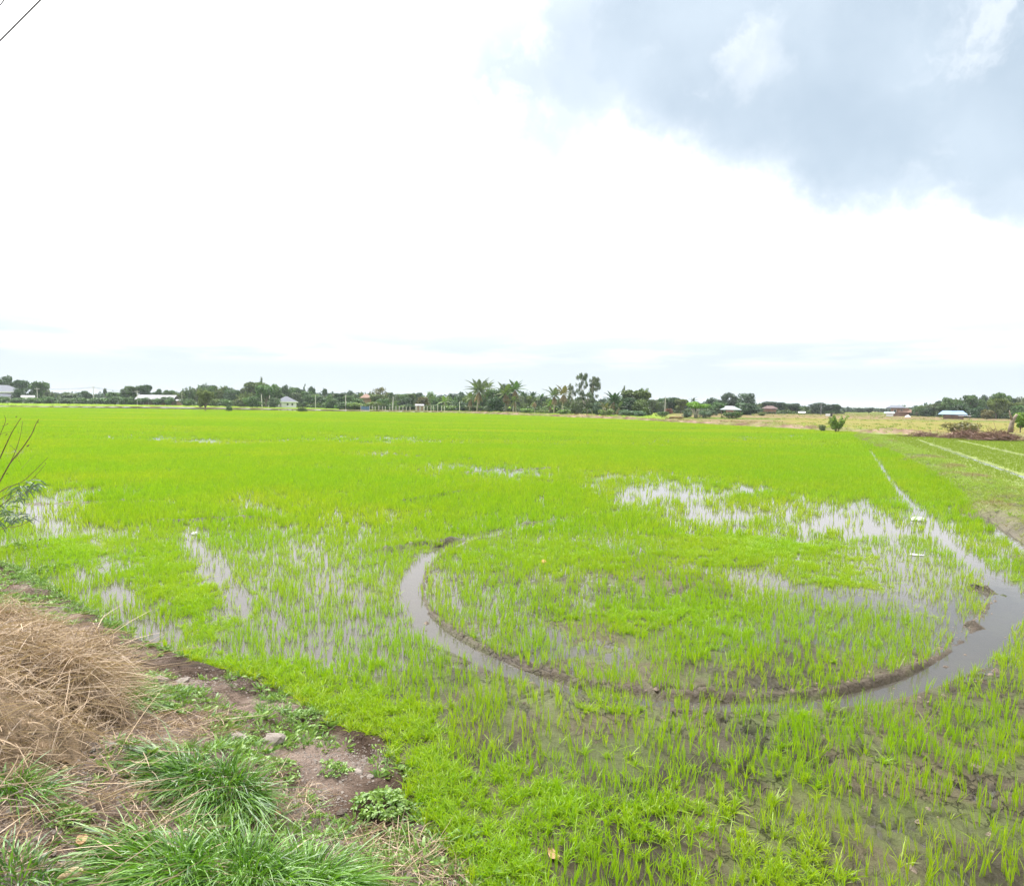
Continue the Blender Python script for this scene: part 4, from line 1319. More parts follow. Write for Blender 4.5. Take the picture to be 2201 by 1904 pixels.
for nm_, fn_, k_ in (('round', k_round, 4), ('dense', k_dense, 4), ('sparse', k_sparse, 3), ('feather', k_feather, 4), ('euc', k_euc, 3), ('umbrella', k_umbrella, 1),
                     ('bush', k_bush, 4), ('spire', k_spire, 2), ('lolly', k_lolly, 2)): kind(nm_, fn_, k_)

C_ = dict(dark=(.040, .092, .034), mid=(.075, .155, .040), light=(.145, .240, .050), lime=(.170, .320, .022), brown=(.165, .155, .065), blue=(.085, .155, .095), grey=(.115, .160, .092),
          far=(.050, .100, .058), olive=(.120, .175, .045), rust=(.20, .085, .05))
NAMES = dict(round='tree', dense='tree', sparse='tree', feather='bamboo_clump', euc='tall_tree', umbrella='spreading_tree', bush='bush', spire='tree', lolly='sugar_palm')
CATS = dict(feather='bamboo', bush='bush', lolly='palm')
_cnt = [0]


def tree(kd, px, dist, top, wpx, colr, label, group=None, name=None, cat=None, z=None):
    _cnt[0] += 1
    gx_, gy_ = at_dist(px, dist)
    if z is None: z = float(height(np.array([gx_]), np.array([gy_]))[0]) if dist < 200 else .06
    D_ = math.hypot(gx_, gy_) * math.cos(math.atan2(gx_, gy_))
    h = max(.6, (hz(px) - top) * dist / FPX + CAMZ - z)
    w = wpx * dist / FPX * math.cos(math.atan2(abs(gx_), gy_)) * 1.38
    tm, cm = KINDS[kd][_cnt[0] % len(KINDS[kd])]
    r = random.Random(_cnt[0])
    root = empty(name or NAMES[kd], (gx_, gy_, z), r.uniform(0, 6.28), (w, w, h), label=label, cat=cat or CATS.get(kd, 'tree'), group=group)
    obj('trunk', tm, root)
    o = obj('crown', cm, root)
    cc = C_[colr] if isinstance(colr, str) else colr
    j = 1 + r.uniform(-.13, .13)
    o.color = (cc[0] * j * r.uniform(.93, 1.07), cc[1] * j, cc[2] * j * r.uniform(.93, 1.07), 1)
    return root


T_ = [
 ('round', 8, 330, 806, 52, 'dark', 'large dark tree rising behind the grey-roofed white house at the left edge'),
 ('round', 46, 318, 813, 34, 'dark', 'dark tree just right of the grey-roofed white house, tallest there'),
 ('dense', 44, 296, 833, 40, 'dark', 'low dark bushy tree at the right wall of the grey-roofed house'),
 ('round', 83, 300, 815, 44, 'mid', 'isolated round-crowned green tree right of the grey-roofed house'),
 ('dense', 104, 292, 836, 24, 'grey', 'purplish grey shrubby tree leaning on the isolated round tree'),
 ('round', 186, 300, 838, 26, 'dark', 'small dark tree above the orchard bushes, by the white pole'),
 ('lolly', 226, 360, 835, 9, 'dark', 'small ball-crowned tree on the far skyline left of the long shed'),
 ('round', 242, 320, 840, 30, 'mid', 'low green tree right of the small ball-crowned tree'),
 ('round', 150, 330, 842, 44, 'grey', 'low hazy tree group member between the round tree and the white pole'),
 ('dense', 266, 292, 833, 24, 'mid', 'green tree left of the twin-topped pair before the long shed'),
 ('round', 283, 290, 827, 34, 'mid', 'broad green tree, left one of the pair above the long shed'),
 ('round', 311, 292, 822, 30, 'dark', 'tall dark tree, right one of the pair above the long shed'),
 ('round', 341, 330, 835, 24, 'dark', 'dark tree behind the middle of the long shed roof'),
 ('round', 362, 330, 836, 24, 'mid', 'green tree behind the right end of the long shed roof'),
 ('feather', 408, 285, 828, 34, 'mid', 'leftmost plume-topped bamboo clump right of the long shed'),
 ('feather', 442, 290, 819, 46, 'mid', 'tall bamboo clump directly behind the lone tree on the embankment'),
 ('feather', 466, 295, 821, 30, 'olive', 'bamboo clump just right of the one behind the lone tree'),
 ('feather', 486, 300, 823, 30, 'mid', 'bamboo clump with a pointed top beside the dark tree'),
 ('dense', 498, 280, 835, 40, 'dark', 'dark blue-green tree in the dip between the two high groves'),
 ('round', 441, 158, 833, 30, 'olive', 'lone small tree standing on the embankment in front of the bamboo'),
 ('feather', 526, 270, 838, 36, 'olive', 'yellowish bamboo clump at the left flank of the second grove'),
 ('round', 548, 275, 817, 44, 'olive', 'tall pale green tree in the second grove, left of the spiky top'),
 ('spire', 562, 290, 811, 16, 'dark', 'spiky-topped tree poking above the second grove'),
 ('round', 572, 262, 822, 40, 'mid', 'tree with two white trunks left of the white bungalow'),
 ('round', 594, 275, 824, 34, 'mid', 'green tree between the white-trunked tree and the bungalow roof'),
 ('feather', 612, 300, 823, 28, 'mid', 'feathery tree rising behind the bungalow roof'),
 ('round', 632, 320, 830, 26, 'mid', 'round tree behind the right half of the bungalow roof'),
 ('dense', 646, 300, 830, 24, 'dark', 'dark tree right of the white bungalow'),
 ('spire', 655, 310, 825, 9, 'dark', 'thin spiky tree right above the dark tree beside the bungalow'),
 ('lolly', 670, 330, 833, 15, 'dark', 'sugar palm with a ball crown, left one of the two right of the bungalow'),
 ('lolly', 698, 340, 836, 11, 'dark', 'sugar palm with a ball crown, right one of the two right of the bungalow'),
 ('round', 668, 270, 846, 36, 'mid', 'low green tree under the left sugar palm'),
 ('round', 690, 262, 851, 32, 'dark', 'low dark tree under the right sugar palm'),
 ('dense', 712, 240, 856, 30, 'mid', 'low bushy tree behind the white fence posts near the bungalow'),
 ('round', 718, 340, 843, 30, 'far', 'hazy dark tree on the skyline right of the sugar palms'),
 ('round', 728, 250, 851, 30, 'dark', 'dark tree just left of the concrete pole in the long treeline'),
 ('sparse', 753, 300, 835, 24, 'dark', 'tree with a little crest right of the concrete pole'),
 ('round', 754, 250, 848, 30, 'mid', 'green tree directly behind the concrete pole'),
 ('dense', 770, 235, 855, 34, 'mid', 'bright bushy tree left of the blue gate'),
 ('sparse', 778, 320, 840, 14, 'dark', 'small tufted tree above the brown roof'),
 ('sparse', 815, 250, 828, 38, 'brown', 'brownish green tree with an open ragged top in the treeline'),
 ('round', 818, 235, 845, 40, 'olive', 'full yellow-green tree under the ragged-topped one'),
 ('dense', 824, 225, 855, 30, 'mid', 'low dark green tree in front of the ragged-topped one'),
 ('sparse', 840, 255, 840, 15, 'dark', 'thin scraggy tree beside the second concrete pole'),
 ('feather', 856, 232, 856, 26, 'light', 'pale feathery shrub tree right of the second concrete pole'),
 ('dense', 874, 228, 853, 32, 'dark', 'dark dome-shaped tree behind the white post fence'),
 ('round', 866, 300, 847, 30, 'far', 'hazy tree above the dark dome-shaped one'),
 ('round', 899, 290, 840, 24, 'far', 'dark bluish tree on the skyline left of the pale-topped tree'),
 ('sparse', 925, 250, 837, 28, 'light', 'pale-topped light green tree above the fence'),
 ('dense', 908, 222, 851, 32, 'brown', 'brownish tree over the little hut by the fence'),
 ('dense', 935, 230, 856, 22, 'mid', 'green bushy tree left of the fan of banana fronds'),
 ('dense', 972, 300, 840, 18, 'far', 'hazy rounded tree on the skyline behind the banana fronds'),
 ('round', 994, 300, 841, 22, 'far', 'hazy spreading tree on the skyline left of the big coconut palm'),
 ('dense', 975, 226, 860, 26, 'mid', 'low green tree just left of the short pale pole'),
 ('dense', 998, 222, 862, 30, 'dark', 'low dark bushy tree left of the big coconut palm'),
 ('dense', 1062, 205, 828, 34, 'mid', 'dense rounded dark green tree right of the big coconut palm'),
 ('dense', 1066, 200, 850, 34, 'dark', 'lower dark half-hidden tree at the foot of the dense rounded one'),
 ('round', 1092, 225, 821, 28, 'dark', 'dark tree showing above the twin coconut palms'),
 ('dense', 1128, 250, 845, 36, 'dark', 'dark palm-like thicket right of the twin coconut palms'),
 ('feather', 1126, 215, 862, 24, 'olive', 'yellowish banana-like clump under the dark thicket'),
 ('dense', 1158, 260, 850, 34, 'far', 'low hazy tree behind the dead-headed palm'),
 ('feather', 1176, 225, 862, 26, 'olive', 'green clump between the dead-headed palm and the leaning palms'),
 ('euc', 1228, 185, 821, 20, 'grey', 'slender grey-green tree, lowest of the three tall airy ones'),
 ('euc', 1249, 182, 803, 30, 'grey', 'tallest airy grey-green tree in the whole treeline'),
 ('euc', 1273, 184, 810, 34, 'grey', 'broad airy grey-green tree, right of the tallest one'),
 ('euc', 1262, 180, 840, 44, 'grey', 'lower drooping airy tree in front of the three tall ones'),
 ('dense', 1240, 178, 858, 30, 'grey', 'grey-green thicket at the foot of the tall airy trees'),
 ('dense', 1284, 178, 862, 24, 'blue', 'bluish shrub tree right of the foot of the tall airy trees'),
 ('dense', 1296, 260, 853, 22, 'far', 'hazy blue tree in the gap right of the tall airy trees'),
 ('round', 1362, 180, 834, 54, 'olive', 'big yellow-green tree right of the dark palm clump'),
 ('dense', 1350, 176, 852, 44, 'dark', 'dark lower mass at the left foot of the big yellow-green tree'),
 ('sparse', 1384, 178, 829, 26, 'mid', 'leafy top branch on the right of the big yellow-green tree'),
 ('sparse', 1341, 182, 822, 12, 'grey', 'thin whiskery treetop above the big yellow-green tree'),
 ('dense', 1378, 172, 856, 34, 'olive', 'rounded green tree at the right foot of the big yellow-green tree'),
 ('dense', 1404, 240, 862, 26, 'far', 'hazy low tree right of the big yellow-green tree'),
 ('round', 1440, 230, 850, 40, 'dark', 'dark rounded tree behind the leaning concrete pole'),
 ('dense', 1424, 225, 860, 24, 'grey', 'grey-green tree left of the leaning concrete pole'),
 ('round', 1464, 225, 855, 28, 'olive', 'olive tree right of the dark rounded one'),
 ('umbrella', 1496, 150, 861, 46, 'lime', 'bright flat-crowned spreading tree with several pale trunks'),
 ('feather', 1492, 230, 856, 20, 'far', 'palm-like tuft peeping over the flat-crowned bright tree'),
 ('dense', 1530, 260, 852, 40, 'far', 'hazy low wood right behind the flat-crowned bright tree'),
 ('dense', 1568, 262, 841, 40, 'far', 'tall billowing dark tree, left one of the high pair'),
 ('dense', 1603, 255, 842, 44, 'far', 'tall billowing dark tree, right one of the high pair'),
 ('dense', 1606, 215, 862, 54, 'dark', 'wide dark dome tree in front of the high pair'),
 ('dense', 1545, 235, 862, 40, 'mid', 'green tree behind the pale shed roof'),
 ('round', 1655, 280, 861, 34, 'far', 'dark tree behind the brown-roofed stilt house'),
 ('round', 1682, 285, 863, 30, 'far', 'rounded hazy tree right of the brown-roofed house'),
 ('round', 1706, 270, 864, 30, 'far', 'rounded hazy tree left of the gap before the low dome tree'),
 ('dense', 1732, 330, 871, 22, 'far', 'small hazy tree in the gap left of the low dome tree'),
 ('dense', 1764, 270, 864, 54, 'far', 'broad low dome tree behind the tall thin pole'),
 ('round', 1798, 265, 867, 26, 'far', 'squarish dark tree at the right end of the low dome tree'),
 ('umbrella', 1788, 225, 883, 26, 'dark', 'small dark parasol-shaped tree beside the white box'),
 ('dense', 1826, 400, 880, 26, 'far', 'far hazy low tree, left of the solitary round one'),
 ('dense', 1846, 380, 877, 24, 'far', 'far hazy tree touching the solitary round one'),
 ('round', 1868, 330, 876, 24, 'far', 'solitary far round tree with a visible trunk'),
 ('sparse', 1938, 260, 868, 20, 'grey', 'ragged grey tree behind the two-storey brown house'),
 ('dense', 1954, 240, 875, 22, 'dark', 'dark round tree touching the right side of the brown house'),
 ('sparse', 1970, 235, 872, 20, 'mid', 'pale-topped green tree right of the dark round one'),
 ('dense', 1992, 235, 876, 34, 'dark', 'dark tree at the left foot of the big right-hand wood'),
 ('round', 2012, 235, 864, 36, 'grey', 'greyish tree starting the slope of the big right-hand wood'),
 ('round', 2035, 230, 853, 38, 'mid', 'rounded tree above the left half of the blue roof'),
 ('feather', 2058, 240, 848, 34, 'mid', 'feathery tree above the right half of the blue roof'),
 ('round', 2086, 235, 846, 38, 'mid', 'full green tree just right of the blue roof, high in the wood'),
 ('feather', 2108, 240, 849, 30, 'mid', 'feathery tree in the middle of the big wood'),
 ('dense', 2062, 215, 864, 54, 'dark', 'dark lower mass of leaves over the blue roof'),
 ('dense', 2104, 205, 873, 44, 'dark', 'dark understorey tree right of the blue roof'),
 ('umbrella', 2148, 225, 840, 42, 'mid', 'flat-topped tall tree emerging from the big wood'),
 ('round', 2142, 200, 852, 40, 'olive', 'tall green tree with a pale trunk below the flat-topped one'),
 ('dense', 2122, 190, 878, 32, 'brown', 'orange-tinged shrub tree in front of the big wood'),
 ('round', 2176, 205, 862, 34, 'olive', 'light green rounded tree near the right edge of the wood'),
 ('sparse', 2196, 215, 848, 30, 'grey', 'thin pale treetop at the right edge of the frame'),
 ('dense', 2190, 190, 866, 44, 'mid', 'green tree mass at the right edge behind the near trunk'),
 ('sparse', 2230, 180, 850, 60, 'mid', 'large green tree partly beyond the right edge'),
 ('round', 2196, 84, 883, 34, 'lime', 'near bright green tree with a thick bare trunk at the right edge'),
 ('round', -40, 320, 812, 50, 'dark', 'dark tree left of the grey-roofed house, beyond the frame'),
]
for row in T_: tree(*row)

# fuller tree belt
words = ['first', 'second', 'third', 'fourth', 'fifth', 'sixth', 'seventh', 'eighth', 'ninth', 'tenth', 'eleventh', 'twelfth', 'thirteenth', 'fourteenth', 'fifteenth', 'sixteenth', 'seventeenth', 'eighteenth', 'nineteenth', 'twentieth']
words += ['twenty-' + w_ for w_ in words[:9]] + ['thirtieth']
belts = ((380, 520, 11, 300, ((380, 842), (420, 831), (470, 829), (520, 838)), 'tree from the left among those packed between the long shed and second grove', 'trees packed right of the long shed'),
         (520, 640, 11, 290, ((520, 837), (560, 826), (600, 829), (640, 836)), 'tree from the left among those packed behind the white bungalow', 'trees packed behind the bungalow'),
         (640, 1010, 13, 285, ((640, 838), (700, 848), (760, 845), (820, 843), (900, 849), (1010, 849)), 'tree from the left among those filling the belt behind the post fence', 'trees filling the belt behind the fence'),
         (1010, 1220, 12, 235, ((1010, 846), (1060, 838), (1120, 848), (1220, 858)), 'tree from the left among those massed behind the coconut palms', 'trees massed behind the palms'),
         (1220, 1420, 14, 225, ((1220, 858), (1300, 862), (1360, 846), (1420, 866)), 'tree from the left among those behind the tall airy trees', 'trees behind the tall airy ones'),
         (1520, 1730, 13, 290, ((1520, 860), (1590, 858), (1640, 868), (1730, 874)), 'hazy tree from the left among those behind the dark dome tree', 'hazy trees right of centre'),
         (1985, 2230, 12, 245, ((1985, 874), (2020, 862), (2080, 850), (2150, 850), (2230, 856)), 'tree from the left among those massed in the big right-hand wood', 'trees massed in the right-hand wood'))
rb = random.Random(21)
for a_, b_, st, d_, pr_, lab, grp in belts:
    for q_, px in enumerate(np.arange(a_, b_, st)):
        t_op = np.interp(px, [q[0] for q in pr_], [q[1] for q in pr_]) + rb.uniform(-5, 2)
        tree(rb.choice(('round', 'round', 'dense', 'feather')), px + rb.uniform(-4, 4), d_ + rb.uniform(-8, 16), t_op, rb.uniform(18, 28), rb.choice(('mid', 'mid', 'dark', 'olive', 'grey')) if d_ < 300 else rb.choice(('mid', 'olive', 'dark')), words[q_] + ' ' + lab, grp)

# bushes that stand singly
for row in (
 ('bush', 492, 160, 870, 11, 'mid', 'small dark bush on the embankment right of the lone tree'),
 ('bush', 650, 165, 871, 14, 'olive', 'small twiggy bush on the embankment below the bungalow'),
 ('bush', 594 - 78, 255, 852, 28, 'olive', 'light rounded bush, left one of the two big bushes left of the bungalow'),
 ('bush', 543, 245, 848, 28, 'mid', 'big rounded dark bush left of the white tree trunks'),
 ('bush', 484, 262, 855, 26, 'mid', 'rounded bush left of the light one, below the dark tree'),
 ('bush', 462, 262, 852, 20, 'olive', 'rounded bush just right of the lone embankment tree'),
 ('bush', 406, 268, 855, 28, 'mid', 'rounded bush right of the long shed'),
 ('bush', 588, 250, 850, 20, 'mid', 'bush immediately left of the bungalow wall'),
 ('bush', 1348, 165, 878, 28, 'blue', 'blue-green bush at the foot of the big yellow-green tree, left one'),
 ('bush', 1375, 162, 880, 24, 'blue', 'blue-green bush at the foot of the big yellow-green tree, right one'),
 ('bush', 1423, 165, 883, 20, 'mid', 'green bush left of the flat-crowned tree, beyond the embankment'),
 ('bush', 1477, 155, 883, 18, 'blue', 'blue-green bush under the left side of the flat-crowned tree'),
 ('bush', 1514, 155, 881, 24, 'blue', 'blue-green bush under the right side of the flat-crowned tree'),
 ('bush', 1532, 190, 879, 15, 'blue', 'bluish bush between the flat-crowned tree and the pale shed'),
 ('bush', 1573, 150, 883, 33, 'mid', 'wide dark green bush in front of the pale shed'),
 ('bush', 1639, 200, 884, 16, 'olive', 'yellowish bush left of the brown-roofed stilt house'),
 ('bush', 1303, 165, 877, 26, 'olive', 'yellow-green bush left of the dark palm clump'),
 ('bush', 1770, 80, 908, 15, 'olive', 'small dark bush left of the feathery bush on the embankment'),
 ('feather', 1801, 78, 886, 50, 'lime', 'feathery bright green bush standing on the embankment'),
 ('bush', 1212, 175, 878, 26, 'light', 'pale undergrowth bush between the leaning palms'),
 ('bush', 1165, 180, 880, 22, 'olive', 'bush at the foot of the dead-headed palm'),
 ('bush', 1135, 190, 875, 28, 'light', 'light green bush right of the twin coconut palms'),
 ('bush', 1450, 118, 899, 27, 'rust', 'rust-red heap of dry plants on the embankment'),
 ('bush', 1438, 210, 876, 14, 'rust', 'reddish shrub behind the leaning concrete pole'),
 ('bush', 2072, 78, 903, 62, 'brown', 'big brownish dry bush on the embankment at the right'),
 ('bush', 2088, 79, 905, 28, 'olive', 'green part-leafed bush growing in the big brownish one'),
): tree(*row, name='bush', cat='bush')
for i, (px, w) in enumerate(((8, 30), (36, 30), (60, 24), (80, 32), (110, 36), (145, 36), (177, 32), (217, 38), (248, 32), (278, 26), (310, 32), (340, 26), (366, 26))):
    tree('bush', px, 282, 850 + (i * 7) % 4 - (2 if i == 9 else 0), w, 'mid', '%s rounded orchard bush from the left along the far green field' % words[i], 'orchard bushes along the far field', 'orchard_bush', 'bush')
hedge = [(742, 860, 26), (762, 863, 24), (783, 865, 22), (806, 861, 30), (836, 866, 24), (858, 868, 22), (884, 866, 26), (912, 869, 22), (942, 868, 24), (966, 869, 24), (990, 868, 22), (1016, 870, 24), (1044, 872, 22)]
for i, (px, t, w) in enumerate(hedge):
    tree('bush', px, 214, t, w * 1.3, ('mid', 'light', 'dark', 'olive')[i % 4], '%s undergrowth bush from the left along the post fence' % words[i], 'undergrowth bushes along the post fence', 'undergrowth_bush', 'bush')


# woods far off that read as one mass
prof = [(-300, 845), (0, 847), (120, 845), (250, 846), (400, 843), (650, 842), (720, 846), (860, 850), (1000, 851), (1150, 858), (1300, 862), (1420, 869), (1640, 869), (1740, 877), (1810, 881), (1900, 884), (1960, 878), (2030, 866), (2201, 866), (2500, 860)]
bl = []
r_ = random.Random(5)
for px in range(-300, 2500, 7):
    top = np.interp(px, [p[0] for p in prof], [p[1] for p in prof]) + r_.uniform(-3, 4)
    dist = r_.uniform(400, 560)
    a_, b_ = at_dist(px, dist)
    h = max(2.0, (hz(px) - top) * dist / FPX + 3)
    for zz_ in (h * .35, h * .72):
        bl.append((a_, b_, zz_, r_.uniform(2.6, 4.2), h * .30, 1))
cm = crown_mesh(bl, 42000, 1.15, 77, .45)
o = obj('distant_wood', cm, label='hazy wood along the horizon behind the nearer trees', kind='stuff'); o.color = (.042, .078, .055, 1)


# undergrowth closing the feet of the tree belts
for seg, nm_, lab in ((((-120, 296), (400, 292), (560, 266), (640, 272), (700, 244), (760, 226), (1000, 218), (1180, 196), (1400, 182)), 'undergrowth', 'dense green undergrowth at the feet of the long treeline'),
                      (((1404, 240), (1560, 232), (1700, 262), (1812, 285)), 'undergrowth', 'low undergrowth below the dome-shaped trees right of centre'),
                      (((1945, 250), (2010, 232), (2120, 205), (2320, 190)), 'undergrowth', 'undergrowth along the foot of the big right-hand wood')):
    bl = []
    for px in np.arange(seg[0][0], seg[-1][0], 3.2):
        d_ = np.interp(px, [s_[0] for s_ in seg], [s_[1] for s_ in seg]) + r_.uniform(-1, 9)
        a_, b_ = at_dist(px, d_); h = r_.uniform(.7, 1.9)
        bl.append((a_, b_, h * .5, r_.uniform(.7, 1.3), h * .62, 1))
    o = obj(nm_, crown_mesh(bl, len(bl) * 95, .34, 31, .5), label=lab, kind='stuff'); o.color = (.075, .125, .042, 1)


# ------------------------------------------------------------------ coconut palms
def frond_mesh(seed, L=1.0, dead=False):
    r = np.random.default_rng(seed); n = 26
    t = np.linspace(0.0, 1.0, n)
    sag = (.62 if not dead else .30)
    P = np.stack([t, 0 * t, -sag * t ** 2.2 + .05 * t], 1)
    V, F = [], []
    for i in range(n - 1):
        w = .012 * (1 - t[i] * .7); V += [P[i] + (0, -w, 0), P[i] + (0, w, 0), P[i + 1] + (0, w * .9, 0), P[i + 1] + (0, -w * .9, 0)]
    q = np.arange(4 * (n - 1)).reshape(-1, 4)
    TV, k = [], 0
    for i in range(3, n):
        for s in (-1, 1):
            ln = .26 * math.sin(math.pi * min(1, .12 + t[i] * .86)) * r.uniform(.8, 1.1)
            d = np.array([.45, s * .75, -.55 - (.5 if dead else 0)]) ; d /= np.linalg.norm(d)
            a = P[i]; TV += [a - (.024, 0, 0), a + (.024, 0, 0), a + d * ln + (.018, 0, 0), a + d * ln - (0.010, 0, 0)]
    V = np.array(V + TV); q2 = np.arange(len(TV)).reshape(-1, 4) + len(q) * 4
    return mesh_np('frond', V, np.vstack([q, q2]), [M_leaf], {'tint': r.uniform(.3, .9, len(V))})


FR = [frond_mesh(i) for i in range(3)]; FD = [frond_mesh(9, dead=True)]


def palm(px, dist, base, crown, label, fl=30, n=15, dead=4, colr='olive', lean=0.0, seed=0, spread=1.0, trunk_r=.17, cat='palm'):
    gx_, gy_ = at_dist(px, dist); r = random.Random(seed * 13 + 5)
    z0 = .05; h = (hz(px) - crown) * dist / FPX + CAMZ - z0
    sc = fl * dist / FPX
    root = empty('coconut_palm', (gx_, gy_, z0), label=label, cat=cat)
    lx = lean * dist / FPX
    mb = MB(); mb.tube([(-lx, 0, -.1), (-lx * .75, .1, h * .3), (-lx * .3, 0, h * .7), (0, 0, h)], [trunk_r * 1.5, trunk_r, trunk_r * .8, trunk_r * .7], 8)
    mb.build('trunk', M_palebark, root, True)
    for i in range(n + dead):
        isd = i >= n
        o = obj('dead_frond' if isd else 'frond', FD[0] if isd else FR[i % 3], root, (0, 0, h))
        el = r.uniform(-1.25, -.75) if isd else math.radians(82 - 92 * (i / max(1, n - 1)) ** 1.1) * spread
        o.rotation_euler = (0, -el, i * 2.399 + r.uniform(-.2, .2))
        s = sc * r.uniform(.85, 1.08) * (.85 if isd else 1); o.scale = (s, s, s)
        c = (.24, .18, .11) if isd else C_[colr]
        j = r.uniform(.85, 1.2); o.color = (c[0] * j, c[1] * j, c[2] * j, 1)
        if isd: o['label'] = 'brown dead frond hanging down'


palm(1029, 208, 883, 841, 'tall coconut palm with a full fan crown, biggest palm left of centre', 32, 22, 3, (.085, .10, .055) and 'grey', 4, 1)
palm(1012, 212, 883, 857, 'shorter coconut palm with drooping brown crown, left of the biggest palm', 22, 9, 7, 'olive', 3, 2)
palm(1047, 215, 883, 835, 'coconut palm half hidden between the biggest palm and the dense tree', 22, 12, 3, 'olive', 0, 3)
palm(1087, 203, 884, 846, 'left palm of the twin pair, with a skirt of brown hanging fronds', 28, 13, 12, 'olive', 0, 4)
palm(1107, 202, 884, 838, 'right palm of the twin pair, taller, crown against the sky', 25, 14, 5, 'mid', -2, 5)
palm(1105, 200, 884, 862, 'short palm with pale trunk under the twin pair', 20, 8, 3, 'olive', 2, 6)
palm(1149, 198, 886, 864, 'dead-headed palm stub with brown fronds hanging along the trunk', 15, 2, 10, 'olive', 0, 7)
palm(1191, 192, 888, 851, 'coconut palm with yellowing lower fronds left of the leaning dry palm', 25, 14, 6, 'grey', 0, 8)
palm(1211, 190, 888, 847, 'dry brownish coconut palm just left of the tall airy trees', 24, 12, 8, 'brown', 3, 9)
palm(1183, 196, 888, 872, 'low young palm with yellow fronds at the foot of the yellowing palm', 18, 12, 2, 'light', 0, 10)
palm(1319, 178, 890, 862, 'wide dark palm clump left of the big yellow-green tree', 25, 22, 4, 'dark', 0, 11, trunk_r=.3)
palm(1330, 175, 890, 876, 'low palm with grey drooping fronds under the dark palm clump', 20, 9, 8, 'grey', 0, 12, trunk_r=.2)
palm(1301, 176, 890, 877, 'short palm with faded fronds left of the dark palm clump', 18, 10, 5, 'brown', 0, 13, trunk_r=.2)
palm(955, 218, 880, 864, 'fan of banana-like fronds behind the white post fence', 18, 12, 1, 'light', 0, 14)
palm(1125, 235, 884, 852, 'feathery palm crown in the dark thicket, left one', 15, 14, 0, 'dark', 0, 15)
palm(1145, 240, 884, 852, 'feathery palm crown in the dark thicket, right one', 14, 14, 0, 'dark', 0, 16)
palm(1163, 245, 884, 855, 'feathery palm crown behind the dead-headed palm', 13, 12, 0, 'mid', 0, 17)
palm(1490, 225, 890, 862, 'small palm crown showing above the flat-crowned tree', 10, 11, 0, 'far', 0, 18)


# ------------------------------------------------------------------ buildings (built at the origin facing the paddy, then set down)
def site(px, dist, name, label, cat='house', rz=None, z=.05):
    gx_, gy_ = at_dist(px, dist)
    return empty(name, (gx_, gy_, z), -math.atan2(gx_, gy_) if rz is None else rz, label=label, cat=cat)


def window(root, x0, x1, z0, z1, yf):
    f = MB().box(x0 - .08, x1 + .08, yf - .06, yf - .003, z0 - .08, z1 + .08).build('window', M_white, root)
    MB().box(x0, x1, yf - .09, yf - .063, z0, z1).build('pane', M_darkglass, f)


# white bungalow with grey hip roof
r0 = site(616, 258, 'bungalow', 'small white bungalow with a grey pyramid roof behind the green field')
r0.scale = (.69, .69, .69)
MB().box(-4.6, 5.2, -4, 4, 0, 3.2).build('wall', M_white, r0)
MB().hip(-6.4, 6.2, -5.2, 5.2, 3.25, 6.3, 1.2).build('roof', M_greyroof, r0)
MB().box(-6.45, 6.25, -5.3, -5.2, 2.95, 3.3).build('fascia', M_white, r0)
for a in (-5.6, -3.0): MB().box(a - .15, a + .15, -4.9, -4.6, 0, 3.0).build('column', M_white, r0)
MB().box(-5.9, -2.4, -5.0, -4.05, 0, .5).build('porch_floor', M_concrete, r0)
MB().box(-3.6, -2.7, -4.05, -4.003, .5, 2.6).build('door', M_darkglass, r0)
for a in (0.1, 2.6): window(r0, a, a + .9, 1.2, 2.4, -4.0)
for a in (-.9, 1.75, 4.3): MB().box(a - .12, a + .12, -4.15, -4.003, 0, 3.0).build('pilaster', M_white, r0)
# grey-roofed house at the left edge
r0 = site(8, 300, 'villa', 'white house with a broad grey hip roof at the left edge', rz=.55)
MB().box(-7, 6, -5, 5, 0, 4.9).build('wall', M_white, r0)
MB().hip(-8.2, 7.4, -6.2, 6.2, 5.0, 8.0, 4.5).build('roof', M_greyroof, r0)
MB().box(-8.25, 7.45, -6.3, -6.2, 4.6, 5.05).build('fascia', M_white, r0)
MB().gable(-1.5, 3.5, -8.5, -5.0, 2.7, 4.0).build('porch_roof', M_greyroof, r0)
for a in (-1.2, 3.2): MB().box(a - .15, a + .15, -8.2, -7.9, 0, 2.7).build('column', M_white, r0)
for a in (-5.5, -3.2, 4.4): window(r0, a, a + 1, 1.2, 2.6, -5.0)
# low white roof
r0 = site(60, 292, 'white_shed', 'low shed with a thin white roof below the isolated round tree', 'shed')
MB().box(-2.0, 2.0, -1.6, 1.6, 0, 2.6).build('wall', M_white, r0); MB().gable(-2.5, 2.5, -2, 2, 2.7, 3.4).build('roof', M_white, r0)
# long grey shed
r0 = site(340, 285, 'long_shed', 'long low shed with a weathered grey sheet roof', 'shed', rz=0.05)
MB().box(-7.8, 7.8, -3, 3, 0, 2.5).build('wall', M_brownwall, r0); MB().gable(-8.3, 8.0, -3.6, 3.6, 2.5, 4.4).build('roof', M_oldroof, r0)
for a in np.arange(-7, 8, 2.3): MB().box(a - .1, a + .1, -3.4, -3.2, 0, 2.55).build('post', M_concrete, r0)
r0 = site(386, 283, 'lean_to', 'low lean-to roof at the right end of the long shed', 'shed')
MB().box(-1.1, 1.1, -1, 1, 0, 2.0).build('wall', M_brownwall, r0); MB().gable(-1.5, 1.5, -1.5, 1.5, 2.05, 2.6).build('roof', M_oldroof, r0)
# brown roof in the trees
r0 = site(787, 262, 'hidden_house', 'brownish house roof half buried in the trees left of the ragged tree')
MB().box(-1.9, 1.9, -2, 2, 0, 4.2).build('wall', M_brownwall, r0); MB().hip(-2.5, 2.5, -2.6, 2.6, 4.2, 5.7, 1.0).build('roof', M_brownwall, r0)
